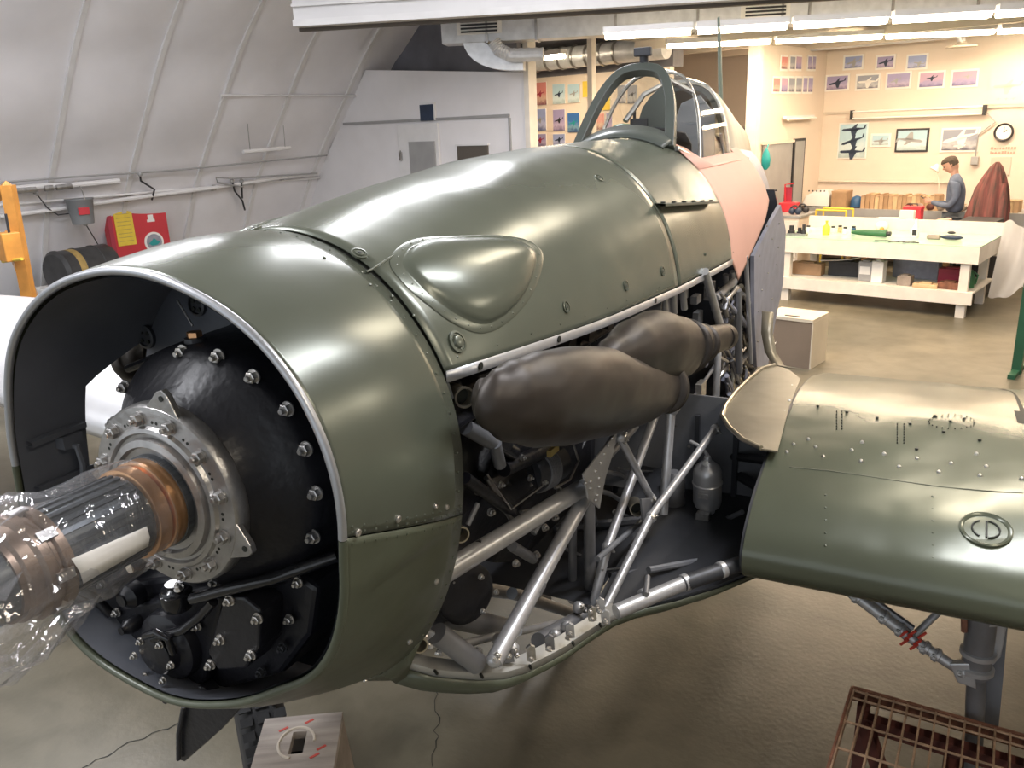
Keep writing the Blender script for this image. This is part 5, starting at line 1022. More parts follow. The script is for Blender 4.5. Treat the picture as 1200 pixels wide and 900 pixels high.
# magneto with finned end
mg = MB().lathe(X(618, 556, .30), X(665, 535, .33)-X(618, 556, .30), [(0, .05), (.02, .062), (.03, .062), (.05, .062), (.09, .06), (.16, .058), (.17, .04)], 28).build('magneto', 'bay_dark', AC, 40)
d_ = (X(665, 535, .33)-X(618, 556, .30)).normalized(); c_ = X(618, 556, .30)
for k in range(7): MB().lathe(c_+d_*(.035+.009*k), d_, [(0, .062), (.001, .068), (.004, .068), (.005, .062)], 28).build('fin', 'silver_dark', mg)
MB().box(X(648, 528, .385), (.012, .06, .02)).build('maker_strip', 'gold', mg, 0)
MB().tube([X(672, 520, .36), X(678, 540, .36), X(668, 562, .36), X(650, 572, .36)], .004, 6).build('cable', 'steel', mg)
mb = MB().prism([X(570, 555, .30), X(600, 595, .34), X(640, 567, .34), X(625, 520, .30), X(590, 520, .29)], (-.05, 0, 0)); mb.build('carburettor_box', 'black_gloss', AC, 0, bevel=.004); MB().tube([X(571, 556, .345), X(599, 597, .35), X(638, 568, .35)], .0025, 6).build('edge_wire', 'steel', AC)
for px, py in ((611, 536), (620, 560), (637, 565), (586, 568)): nutbolt(X(px, py, .35), (1, 0, 0), .008, mg, 'steel')
# round cover low in the bay, pipe ends
o = MB().lathe(X(540, 692, .26), (1, -.5, .1), [(0, .085), (.03, .085), (.035, .075), (.04, .04)], 28).build('round_cover', 'black', AC)
for k in range(6): a = k*pi/3; nutbolt(X(540, 692, .26)+Vector((.03, -.018, 0))+Vector((.3*cos(a)*.2, .0+cos(a)*.05, sin(a)*.06)), (1, -.5, .1), .007, o, 'steel')
def pipe_end(px, py, x, r, m='seam_dark', d=(1, -.75, .1)):
    p = X(px, py, x); dd = Vector(d).normalized(); o = MB().lathe(p-dd*.07, dd, [(0, r*.9), (.06, r*.9), (.062, r), (.07, r), (.070, r*.82), (.03, r*.78)], 28).build('pipe_end', 'bare', AC, 40); MB().lathe(p-dd*.03, dd, [(0, r*.86), (.001, r*.84)], 24).build('pipe_inner_shade', m, o)  # dark disc stands in for the shade inside the open pipe
pipe_end(545, 466, .43, .024); pipe_end(541, 627, .40, .020); pipe_end(373+3, 0+757, .30, .001) if 0 else None
pipe_end(493, 757, .26, .020, 'seam_dark'); pipe_end(747, 597, .44, .028, 'seam_dark', (.5, -.9, .1)); pipe_end(822, 500, .5, .028, 'seam_dark', (.6, -.8, .2))
# ---- exhaust shroud: two lobes
def pod(st, name, flat=.72, rings_at=(), m='shroud'):
    P_ = []; R_ = []
    for px, py, hpx, x in st: p = X(px, py, x); P_.append(p); R_.append(hpx*depth(p)/FPX*1.02)
    PP = []; RR = []
    n = len(P_)
    for i in range(n-1):
        for k in range(6):
            t = k/6; a, b, c_, d = P_[max(i-1, 0)], P_[i], P_[i+1], P_[min(i+2, n-1)]
            PP.append(.5*(2*b+(c_-a)*t+(2*a-5*b+4*c_-d)*t*t+(3*b-a-3*c_+d)*t**3)); RR.append(R_[i]+(R_[i+1]-R_[i])*(t*t*(3-2*t)))
    PP.append(P_[-1]); RR.append(R_[-1]); rings = []
    for i, p in enumerate(PP):
        d = (PP[min(i+1, len(PP)-1)]-PP[max(i-1, 0)]).normalized(); u = Vector((1, 0, 0)); u = (u-d*u.dot(d)).normalized(); w = u.cross(d).normalized(); r = RR[i]
        rings.append([p+u*cos(a)*r*flat+w*sin(a)*r + (u*cos(a)+w*sin(a))*.016*r*noise.noise(p*7+Vector((cos(a), sin(a), 0))*1.4) for a in [2*pi*j/40 for j in range(40)]])
    return MB().loft(rings).build(name, m, AC, 60), PP, RR
s1, PP, RR = pod([(553, 464, 8, .50), (560, 465, 22, .51), (576, 468, 36, .535), (600, 470, 48, .555), (633, 468, 56, .57), (670, 463, 57, .575), (705, 460, 52, .575), (740, 460, 41, .575), (777, 454, 30, .57)], 'exhaust_shroud')
MB().lathe(PP[-1], PP[-1]-PP[-3], [(-.02, RR[-1]*.9), (-.015, RR[-1]*1.0), (.0, RR[-1]*1.04), (.006, RR[-1]*1.0), (.007, RR[-1]*.5)], 36).build('shroud_collar', 'shroud', s1)
s2, PP, RR = pod([(700, 428, 12, .53), (718, 420, 26, .54), (742, 414, 40, .55), (768, 408, 44, .555), (792, 408, 37, .56), (812, 404, 26, .565), (830, 400, 18, .57), (848, 395, 15, .575)], 'exhaust_shroud', .8)
for k in (27, 33): MB().lathe(PP[k], PP[k+1]-PP[k-1], [(-.012, RR[k]*.9), (-.008, RR[k]*.99), (0, RR[k]*1.05), (.008, RR[k]*.99), (.012, RR[k]*.9)], 36).build('shroud_band', 'shroud', s2)
MB().lathe(PP[-1], PP[-1]-PP[-3], [(-.02, RR[-1]*.95), (.02, RR[-1]*1.03), (.03, RR[-1]*1.0), (.03, RR[-1]*.85), (-.1, RR[-1]*.8)], 32).build('exhaust_outlet', 'shroud', s2)
def mir(o):
    me = o.data.copy(); me.transform(Matrix.Scale(-1, 4, (1, 0, 0))); me.flip_normals(); n = bpy.data.objects.new('exhaust_shroud', me); C.objects.link(n); n.parent = AC
mir(s1); mir(s2)
# ---- silver tube frame
def tb(p, q, r, m='silver', name='frame_tube', caps=True, n=16):
    return MB().tube([p, q], r, n).build(name, m, AC)
def joint(p, r=.021, m='silver', k=3):
    o = MB().ball(p, r, 10).build('joint_fitting', m, AC)
    for i in range(k): d = Vector((random.uniform(.3, 1), random.uniform(-1, 0), random.uniform(-.4, .8))); nutbolt(Vector(p)+d.normalized()*r*.9, d, .0065, o, 'nut')
    return o
TUB = [  # p px, x ; q px, x ; radius ; material
 ((506, 680), .30, (700, 561), .43, .023, 'silver'), ((579, 775), .40, (688, 578), .42, .019, 'silver'), ((684, 566), .43, (738, 487), .44, .012, 'silver'), ((690, 560), .40, (745, 500), .40, .010, 'silver_dark'),
 ((690, 575), .38, (692, 715), .36, .016, 'silver_dark'), ((671, 612), .30, (671, 705), .28, .012, 'silver_dark'), ((771, 478), .44, (712, 640), .42, .013, 'silver'), ((712, 640), .42, (694, 712), .40, .013, 'silver'),
 ((727, 514), .47, (763, 583), .49, .0105, 'silver'), ((789, 447), .49, (777, 602), .49, .0145, 'silver'), ((838, 503), .60, (762, 606), .53, .012, 'silver'), ((762, 606), .53, (701, 729), .48, .012, 'silver'),
 ((722, 717), -.745, (802, 683), -.725, .019, 'silver'), ((800, 684), -.725, (884, 655), -.70, .021, 'bay_dark'), ((514, 719), .20, (592, 737), .22, .028, 'silver_dark'), ((512, 742), .27, (560, 778), .33, .024, 'silver_dark'),
 ((632, 753), .36, (686, 722), .40, .025, 'silver_dark'), ((535, 757), .24, (585, 744), .26, .010, 'silver'), ((608, 740), .28, (668, 727), .30, .010, 'silver'), ((700, 655), .44, (760, 604), .46, .008, 'bay'),
 ((826, 318), .50, (845, 385), .50, .014, 'silver'), ((843, 378), .50, (838, 488), .50, .013, 'silver'), ((860, 330), .44, (838, 350), .42, .016, 'silver'), ((865, 340), .48, (866, 436), .47, .015, 'silver_dark'), ((790, 500), .40, (840, 425), .40, .007, 'silver_dark'),
 ((705, 560), .2, (790, 470), .2, .008, 'bay'), ((740, 560), .25, (770, 470), .25, .006, 'silver_dark'), ((800, 505), .30, (760, 560), .30, .007, 'bay'), ((640, 700), -.25, (560, 690), -.25, .024, 'silver_dark'), ((690, 725), -.1, (600, 695), -.15, .022, 'silver_dark')]
for p, x0, q, x1, r, m in TUB: tb(X(*p, x0) if x0 > -.5 else Z_(*p, x0), X(*q, x1) if x1 > -.5 else Z_(*q, x1), r*1.22, m)
for px, py, dz in ((755, 700, -.735), (802, 683, -.725), (845, 668, -.71)): MB().lathe(Z_(px, py, dz), Z_(802, 683, -.725)-Z_(722, 717, -.745), [(-.01, .024), (-.006, .028), (.010, .028), (.014, .024)], 18).build('tube_collar', 'silver', AC)
MB().tube([Z_(757, 697, -.71), Z_(759, 676, -.70)], .009, 10).build('valve_stem', 'silver_dark', AC)
for px, py, x in ((579, 773, .40), (692, 572, .43), (727, 512, .47), (763, 585, .49), (763, 606, .53), (700, 728, .48), (712, 641, .42), (838, 503, .60), (690, 722, .38), (789, 480, .50), (671, 700, .28), (722, 716, .5), (600, 760, .38), (650, 745, .40), (664, 735, .42), (678, 712, .40), (585, 750, .3), (806, 520, .45), (825, 490, .45)): joint(X(px, py, x))
rj = random.Random(11)
for px, py, dz in ((592, 770, -.70), (618, 768, -.71), (640, 756, -.71), (664, 742, -.72), (690, 722, -.72), (700, 712, -.71), (706, 726, -.74), (540, 768, -.66), (512, 762, -.62), (500, 752, -.58), (556, 772, -.68)):
    p = Z_(px, py, dz); o = MB().prism([p+Vector((0, 0, -.02)), p+Vector((.02, .015, -.02)), p+Vector((.018, .014, .022)), p+Vector((.008, .006, .03)), p+Vector((-.003, 0, .02))], (-.006, .008, 0)).build('joint_lug', rj.choice(('silver', 'silver_dark', 'nut')), AC, 0, bevel=.001)
    for k in range(2): nutbolt(p+Vector((rj.uniform(0, .015), rj.uniform(-.006, 0), rj.uniform(-.01, .015))), (.8, -.6, rj.uniform(-.2, .5)), .0065, o)
for p0, p1, x, r_ in (((545, 500), (580, 520), .36, .020), ((580, 520), (586, 545), .36, .017), ((640, 600), (625, 625), .30, .010), ((655, 640), (690, 655), .25, .006), ((600, 640), (625, 655), .30, .016), ((560, 590), (548, 615), .36, .007), ((735, 560), (728, 600), .30, .008), ((745, 520), (800, 470), .30, .009), ((610, 600), (660, 590), .28, .005)): MB().tube([X(*p0, x), X(*p1, x-.01)], r_, 10).build('engine_pipe', rj.choice(('bay', 'silver_dark', 'black_gloss', 'steel')), AC)
for px, py in ((638, 618), (650, 606), (628, 650), (604, 660), (690, 640), (655, 575), (560, 575), (575, 600), (720, 600), (735, 545)): nutbolt(X(px, py, .30), (1, -.5, .2), .010, mg, 'steel')
# collar on the big strut, gusset with rivets
p = X(628, 690, .41); q = X(688, 578, .42); MB().lathe(p, q-p, [(-.02, .0195), (-.015, .0225), (.02, .0225), (.03, .0195)], 20).build('strut_collar', 'silver_dark', AC)
gs = MB().prism([X(684, 556, .478), X(724, 505, .478), X(719, 530, .478), X(709, 562, .478), X(703, 596, .475), X(690, 584, .475)], (-.006, 0, 0)).build('gusset_plate', 'silver', AC, 0, bevel=.001)
for px, py in ((686, 566), (692, 564), (698, 552), (704, 542), (708, 532), (713, 522), (717, 514), (702, 560), (702, 570), (700, 580), (692, 572), (698, 586)): MB().ball(X(px, py, .480), .0055, 8).build('rivet', 'nut', gs)
mb = MB().prism([X(752, 585, .50), X(770, 583, .50), X(766, 615, .50), X(760, 625, .50), X(754, 610, .50)], (-.008, 0, 0)); mb.build('gusset_plate', 'silver_dark', AC, 0, bevel=.001)
# plain support strip along lower cowl edge, with slots
EDG = [(475, 775, -.64), (505, 784, -.68), (530, 787, -.70), (560, 789, -.72), (590, 788, -.74), (615, 781, -.752), (640, 769, -.765), (662, 757, -.775), (682, 743, -.78), (702, 730, -.79), (722, 718, -.79), (755, 706, -.80), (790, 698, -.80), (840, 683, -.79), (886, 664, -.78)]
E_ = [Z_(*e) for e in EDG]; E1 = E_[:11]
mb = MB(); mb.loft([[p+Vector((.006, -.006, -.022)) for p in E1], [p+Vector((.006, -.006, .006)) for p in E1], [p+Vector((-.022, .022, .018)) for p in E1], [p+Vector((-.026, .026, .008)) for p in E1]], closed=False); es = mb.build('edge_strip', 'strip_paint', AC, 30, solid=.002, label='pale edge strip with dark slots')
for k in (1.2, 3.1, 5.2, 7.4, 9.0):
    i = int(k); p = E1[i].lerp(E1[i+1], k-i)+Vector((.008, -.009, 0)); MB().box(p, (.006, .006, .020), M4=Matrix.Rotation(.5, 3, 'X')).build('slot', 'seam_dark', es, 0)
# lower cowl skin: from the edge down and under to the centre line, mirrored
rows = []
for i, p in enumerate(E_):
    t = i/(len(E_)-1); b = .055-.01*t; bx = Vector((p.x, p.y, p.z))
    rows.append([bx+Vector((.006, -.006, -.016)), bx+Vector((.004, -.012, -.5*b-.01)), bx+Vector((-.03, -.01, -b-.012)), Vector((p.x*.72, p.y+.02, p.z-b-.030))])
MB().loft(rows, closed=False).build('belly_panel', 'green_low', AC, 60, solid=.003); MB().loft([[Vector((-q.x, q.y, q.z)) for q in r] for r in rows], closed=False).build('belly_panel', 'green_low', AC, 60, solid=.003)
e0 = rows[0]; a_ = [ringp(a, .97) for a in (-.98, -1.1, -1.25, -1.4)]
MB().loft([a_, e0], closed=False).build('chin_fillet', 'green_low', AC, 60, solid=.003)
for s in (1, -1): MB().loft([[Vector((q.x*s, q.y, q.z))+Vector((-.008*s, .0, .008)) for q in r_]+([Vector((0, r_[-1].y, r_[-1].z-.01))] if s < 0 else []) for r_ in rows], closed=False).build('belly_liner', 'bay_dark', AC, 60)
MB().loft([[Vector((-p.x, p.y, p.z)), Vector((-max(p.x, .40), p.y, T-.45)), Vector((-.46, p.y, T-.15))] for p in E_[:12]], closed=False).build('far_shade_sheet', 'bay_dark', AC, 40)  # added dark sheet in place of the shaded floor seen beyond the bay
# inner floor of wing bay, its rear wall, beams
bf = [[p+Vector((-.02, .02, -.012-.005*min(i, 6))) for i, p in enumerate(E_[8:])], [Vector((p.x*.3+.2, 2.25, T-.86)) if i < 2 else Vector((.55+.05*i, 2.25, T-.84)) for i, p in enumerate(E_[8:])]]
MB().loft(bf, closed=False).build('bay_floor', 'bay_dark', AC, 30)
MB().loft([[Vector((-.8, y, T-.86)), Vector((.40, y, T-.86))] for y in (1.22, 2.25)], closed=False).build('centre_shade_sheet', 'bay_dark', AC, 0)  # dark sheet added for the shade below the engine
bw = MB().prism([Vector((.15, 2.22, T-.90)), Vector((.84, 2.22, T-.86)), Vector((.84, 2.22, T-.42)), Vector((.45, 2.22, T-.42)), Vector((.15, 2.22, T-.5))], (0, .01, 0)).build('bay_wall', 'bay', AC, 0)
for x in (.50, .66): MB().box((x, 2.20, T-.68), (.02, .02, .36)).build('stiffener', 'bay_dark', bw, 0)
for p, xp, q, xq, r in (((838, 532), .55, (908, 541), .84, .018), ((845, 545), .56, (905, 580), .85, .022), ((770, 650), .45, (890, 632), .82, .025), ((715, 675), .42, (880, 655), .82, .014), ((740, 690), .5, (870, 662), .8, .010), ((650, 620), .1, (800, 605), .5, .02)): MB().tube([X(*p, xp), X(*q, xq)], r, 8).build('bay_beam', 'bay_dark', AC)
for (p0, x0, p1, x1, rr_) in (((720, 640), .30, (850, 625), .60, .008), ((760, 668), .55, (860, 650), .75, .012), ((690, 640), .2, (770, 625), .35, .006), ((800, 630), .45, (870, 600), .75, .010), ((650, 650), .15, (730, 640), .2, .012)): MB().tube([X(*p0, x0), X(*p1, x1)], rr_, 8).build('bay_pipe', 'bay', AC)
MB().tube([X(735, 660, .42), X(790, 640, .5)], .004, 6).build('control_cable', 'nut', AC); MB().tube([X(705, 668, .42), X(825, 656, .55)], .003, 6).build('control_cable', 'nut', AC)
# silver bottle
p = X(829, 548, .60); o = MB().lathe(p+Vector((0, 0, .0)), (0, .12, -1), [(-.05, .012), (-.03, .018), (-.02, .03), (0, .050), (.02, .056), (.06, .056), (.065, .060), (.07, .056), (.15, .056), (.17, .050), (.18, .03), (.20, .03), (.21, .02)], 28).build('hydraulic_bottle', 'silver', AC, 30, label='silver bottle hanging in the wing bay'); nutbolt(p+Vector((0, -.03, .03)), (0, -1, .3), .010, o); MB().tube([p+Vector((0, 0, .05)), p+Vector((-.02, -.02, .09)), p+Vector((-.07, 0, .10))], .007, 8).build('bottle_pipe', 'silver', o)
MB().box(p+Vector((.0, -.055, -.10)), (.04, .006, .02)).build('clamp_plate', 'nut', o, 0); MB().box(p+Vector((.0, -.045, -.19)), (.05, .03, .03)).build('clamp_plate', 'nut', o, 0)
p = X(790, 560, .45); MB().lathe(p, (0, .1, -1), [(-.03, .02), (0, .045), (.12, .045), (.14, .03)], 20).build('filter_body', 'silver_dark', AC)
# firewall, tank and clutter of small pipes aft of the engine
MB().prism([Vector((x, 1.86, T+z)) for x, z in ((-.42, -.72), (.30, -.72), (.40, -.45), (.44, .05), (.40, .25), (-.40, .25), (-.44, 0))], (0, .012, 0)).build('firewall', 'bay', AC, 0, label='grey firewall behind the engine')
MB().loft([[Vector((-.40, y, T-.74)), Vector((-.46, y, T-.3)), Vector((-.47, y, T+.1)), Vector((-.40, y, T+.4))] for y in (1.9, 4.6)], closed=False).build('inner_skin', 'lilac', AC, 30)
MB().loft([[Vector((-.40, y, T-.74)), Vector((.42, y, T-.78))] for y in (1.9, 4.6)], closed=False).build('fuselage_floor', 'bay_dark', AC, 30)
MB().prism([Vector((x, 4.3, T+z)) for x, z in ((-.42, -.74), (.42, -.74), (.46, 0), (.40, .25), (-.40, .25), (-.46, 0))], (0, .012, 0)).build('rear_bulkhead', 'bay_dark', AC, 0)
MB().lathe(Vector((.10, 2.3, T-.05)), (1, 0, 0), [(-.1, .10), (0, .16), (.22, .17), (.25, .10)], 24).build('header_tank', 'lilac', AC)
rr = random.Random(7); mbk = 0
for k in range(130):
    px = rr.uniform(838, 892); py = rr.uniform(345, 482); L = rr.uniform(14, 50); a = rr.choice((1.9, 1.75, 1.2, .9, 1.57, 2.2, .5)); x = rr.uniform(.36, .48)
    q0 = (px-cos(a)*L/2, py-sin(a)*L/2); q1 = (px+cos(a)*L/2, py+sin(a)*L/2)
    if max(q0[0], q1[0]) > 903+(-.12)*(py-345) or min(q0[0], q1[0]) < 835: continue
    if min(q0[1], q1[1]) < 335 or max(q0[1], q1[1]) > 490: continue
    MB().tube([X(*q0, x), X((q0[0]+q1[0])/2+rr.uniform(-3, 3), (q0[1]+q1[1])/2, x), X(*q1, x-.02)], rr.choice((.005, .007, .010, .013)), 8).build('small_pipe', rr.choice(('silver', 'silver_dark', 'nut', 'lilac', 'khaki_fillet', 'dark', 'nut', 'bare')), AC)
for k in range(26):
    px = rr.uniform(690, 850); py = rr.uniform(470, 690); x = rr.uniform(.20, .36); L = rr.uniform(20, 70); a = rr.choice((2.2, 2.0, .4, -.2, 1.5, .1))
    MB().tube([X(px-cos(a)*L/2, py-sin(a)*L/2, x), X(px+rr.uniform(-6, 6), py+rr.uniform(-4, 4), x), X(px+cos(a)*L/2, py+sin(a)*L/2, x-.02)], rr.choice((.004, .006, .009, .012)), 8).build('small_pipe', rr.choice(('silver_dark', 'bay', 'bay_dark', 'black', 'dark', 'steel')), AC)
for k in range(34):
    p = X(rr.uniform(780, 888), rr.uniform(320, 480), rr.uniform(.32, .42)); o = MB().box(p, (.03, rr.uniform(.03, .09), rr.uniform(.03, .08))).build('bracket', rr.choice(('silver_dark', 'lilac', 'bay', 'nut')), AC, 0, bevel=.003)
for px, py, l_ in ((788, 345, .08), (800, 340, .07), (778, 350, .06), (850, 322, .06), (858, 318, .05)): MB().tube([X(px, py, .40), X(px+2, py+22, .40)], .014, 10).build('hose_end', 'silver', AC)
# lilac side frame aft
MB().prism([X(px, py, .50) for px, py in ((884, 300), (905, 258), (915, 240), (921, 270), (918, 330), (908, 380), (900, 428), (887, 430), (884, 370))], (-.02, 0, 0)).build('side_frame', 'lilac', AC, 0, label='lilac grey frame panel behind the cockpit')
mb = MB(); 
for px, py in ((890, 300), (905, 280), (913, 262), (893, 340), (910, 310), (905, 350), (897, 390), (888, 400), (900, 320), (889, 365), (912, 290), (899, 265)): mb.ball(X(px, py, .502), .006, 6)
mb.build('rivet_row', 'nut', AC, kind='stuff')
MB().tube([X(874, 300, .49), X(877, 360, .49), X(880, 425, .49)], .012, 8).build('frame_edge', 'silver', AC)
# ---- wings
FO = [(1.35, -.665), (1.36, -.62), (1.42, -.56), (1.55, -.50), (1.8, -.445), (2.2, -.415), (2.6, -.44), (3.0, -.51), (3.55, -.66), (3.55, -.68), (3.0, -.74), (2.4, -.80), (1.9, -.83), (1.6, -.81), (1.42, -.75), (1.36, -.70)]
def dense(P_):
    out = []
    n = len(P_)
    for i in range(n):
        a, b, c_, d = P_[i-1], P_[i], P_[(i+1) % n], P_[(i+2) % n]; sharp = i in (7, 8, 9)
        for t in (0, .25, .5, .75):
            if sharp: out.append((b[0]+(c_[0]-b[0])*t, b[1]+(c_[1]-b[1])*t))
            else: out.append(tuple(.5*(2*b[q]+(c_[q]-a[q])*t+(2*a[q]-5*b[q]+4*c_[q]-d[q])*t*t+(3*b[q]-a[q]-3*c_[q]+d[q])*t**3) for q in (0, 1)))
    return out
FD = dense(FO)
def foil(x, sc=1., dy=0, dz=0, wob=0): return [Vector((x, 1.35+(y-1.35)*sc+dy, T-.66+(z+.66)*sc+dz + (wob*noise.noise(Vector((x*3.2, y*2.2, 0))) if z > -.62 else 0))) for y, z in FD]
def wing(x0, x1, m, nm='wing_centre_skin', sgn=1, lab=None, **k):
    return MB().loft([foil(sgn*x, wob=.012) for x in frange(x0, x1, 16)]).build(nm, m, AC, 50, label=lab)
wc = wing(.865, 1.66, 'green_wing', lab='green skinned wing centre section')
wl = wing(.865, 1.66, 'wing_silver', sgn=-1, lab='unpainted silver wing skin')
for s, m in ((1, 'green_wing'), (-1, 'wing_silver')):
    MB().loft([foil(s*x, sc, (x-1.68)*.05, (x-1.68)*.06) for x, sc in ((1.675, 1), (3.2, .86), (4.8, .70), (5.5, .5), (5.75, .2))]).build('outer_wing', m, AC, 50)
MB().loft([foil(x, .99, .01) for x in (1.64, 1.70)]).build('joint_gap', 'seam_dark', AC, 50); MB().loft([foil(x, .985, .012) for x in (.855, .87)]).build('root_rib', 'bay_dark', AC, 50)
segs = [(FD[i], FD[(i+1) % len(FD)]) for i in range(len(FD))]
def inside(y, z):
    c_ = False
    for (a, b), (c, d) in segs:
        if (b > z) != (d > z) and y < (c-a)*(z-b)/(d-b)+a: c_ = not c_
    return c_
def hit_wing(px, py):
    r = ray(px, py); t = 1.2
    while t < 6:
        p = CAM+r*t
        if inside(p.y, p.z-T): break
        t += .004
    best = min(segs, key=lambda s: abs((s[0][0]+s[1][0])/2-p.y)+abs((s[0][1]+s[1][1])/2-(p.z-T))); n = Vector((0, -(best[1][1]-best[0][1]), (best[1][0]-best[0][0]))).normalized()
    if n.dot(-r) < 0: n = -n
    if p.z-T > -.62: p = p+Vector((0, 0, .012*noise.noise(Vector((p.x*3.2, p.y*2.2, 0)))))
    return p+n*.0015, n
mb = MB()
WB = ((308, 332), (247, 356), (219, 391), (338, 368), (369, 410), (487, 384), (530, 352), (526, 428), (621, 399), (683, 448), (757, 414), (848, 466), (899, 431), (1018, 485), (1044, 447), (1003, 395), (1190, 505), (228, 173), (210, 215), (200, 281), (240, 120))
for x, y in WB:
    p, n = hit_wing(860+x/3.53, 420+y/3.53); MB().lathe(p-n*.002, n, [(0, .0075), (.006, .006), (.009, .003)], 10).build('wing_bolt', 'nut', wc, 30)
for x, y in ((347, 199), (467, 223), (593, 250), (728, 280), (830, 250), (951, 260), (867, 313), (1016, 343), (895, 272), (755, 380)):
    p, n = hit_wing(860+x/3.53, 420+y/3.53); mb.lathe(p, n, [(0, .006), (.006, .005)], 8)
for cx in (425, 447): 
    for k in range(7): p, n = hit_wing(860+cx/3.53, 420+(220+k*12)/3.53); mb.lathe(p, n, [(0, .0028), (.005, .002)], 6)
for cx in (675, 703):
    for k in range(8): p, n = hit_wing(860+cx/3.53, 420+(280+k*11)/3.53); mb.lathe(p, n, [(0, .0028), (.005, .002)], 6)
for k in range(22): a = k*2*pi/22; p, n = hit_wing(860+(900+95*cos(a))/3.53, 420+(272+28*sin(a))/3.53); mb.lathe(p, n, [(0, .0025), (.005, .002)], 6)
mb.build('wing_rivets', 'seam_dark', wc, kind='stuff')
mb = MB()
for x in (378, 822):
    for k in range(6): p, n = hit_wing(860+x/3.53, 420+(570+k*52)/3.53); rivet(mb, p, n, .004)
mb.build('rivet_row', 'green_wing', wc, kind='stuff')
mb = MB().tube([hit_wing(860+x/3.53, 420+y/3.53)[0] for x, y in ((230, 455), (400, 470), (560, 490), (720, 510), (880, 532), (1080, 555), (1195, 565))], .0022, 6).build('skin_lap', 'green', wc)
p, n = hit_wing(1155, 622); cap = MB().lathe(p, n, [(-.004, .070), (.004, .070), (.007, .066), (.004, .060), (-.001, .056), (-.001, .001)], 48).build('filler_cap', 'green_wing', wc, 40)
u = Vector((1, 0, 0)); w = n.cross(u).normalized()
p = p+n*.001
mb = MB(); mb.tube([p+n*.001+u*.002+w*.034, p+n*.001+u*.002-w*.034], .0028, 6); mb.tube([p+n*.001+u*(.036*cos(a))+w*.036*sin(a) for a in frange(-1.4, 1.4, 16)], .0028, 6); mb.tube([p+n*.001-u*(.036*cos(a))+w*.036*sin(a) for a in frange(-1.1, 1.1, 14)], .0028, 6); mb.build('cap_groove', 'seam_dark', cap)
# root fillet on the wing and the upright flange
fp = [Z_(x, y, -.425) for x, y in ((846, 490), (850, 478), (862, 462), (878, 446), (893, 434), (908, 430), (924, 434), (938, 446), (925, 478), (911, 531), (892, 528), (870, 518), (854, 503))]
fb = MB().prism(fp, (0, 0, .008)).build('root_fillet', 'khaki_fillet', AC, 0, bevel=.002, label='curved bare metal root fillet sheet'); MB().tube([p+Vector((0, 0, .010)) for p in (fp[10:]+fp[:6])], .009, 8).build('fillet_edge', 'bare', fb)
q0 = fp[4]; MB().loft([[X(893, 365, .52)+Vector((dx, 0, 0)), X(892, 390, .53)+Vector((dx, 0, 0)), X(896, 412, .56)+Vector((dx, 0, 0)), X(905, 428, .62)+Vector((dx, 0, 0)), fp[6]+Vector((dx*.5, 0, .01))] for dx in (0, .06)], closed=False).build('fillet_flange', 'khaki_fillet', AC, 60, solid=.003)
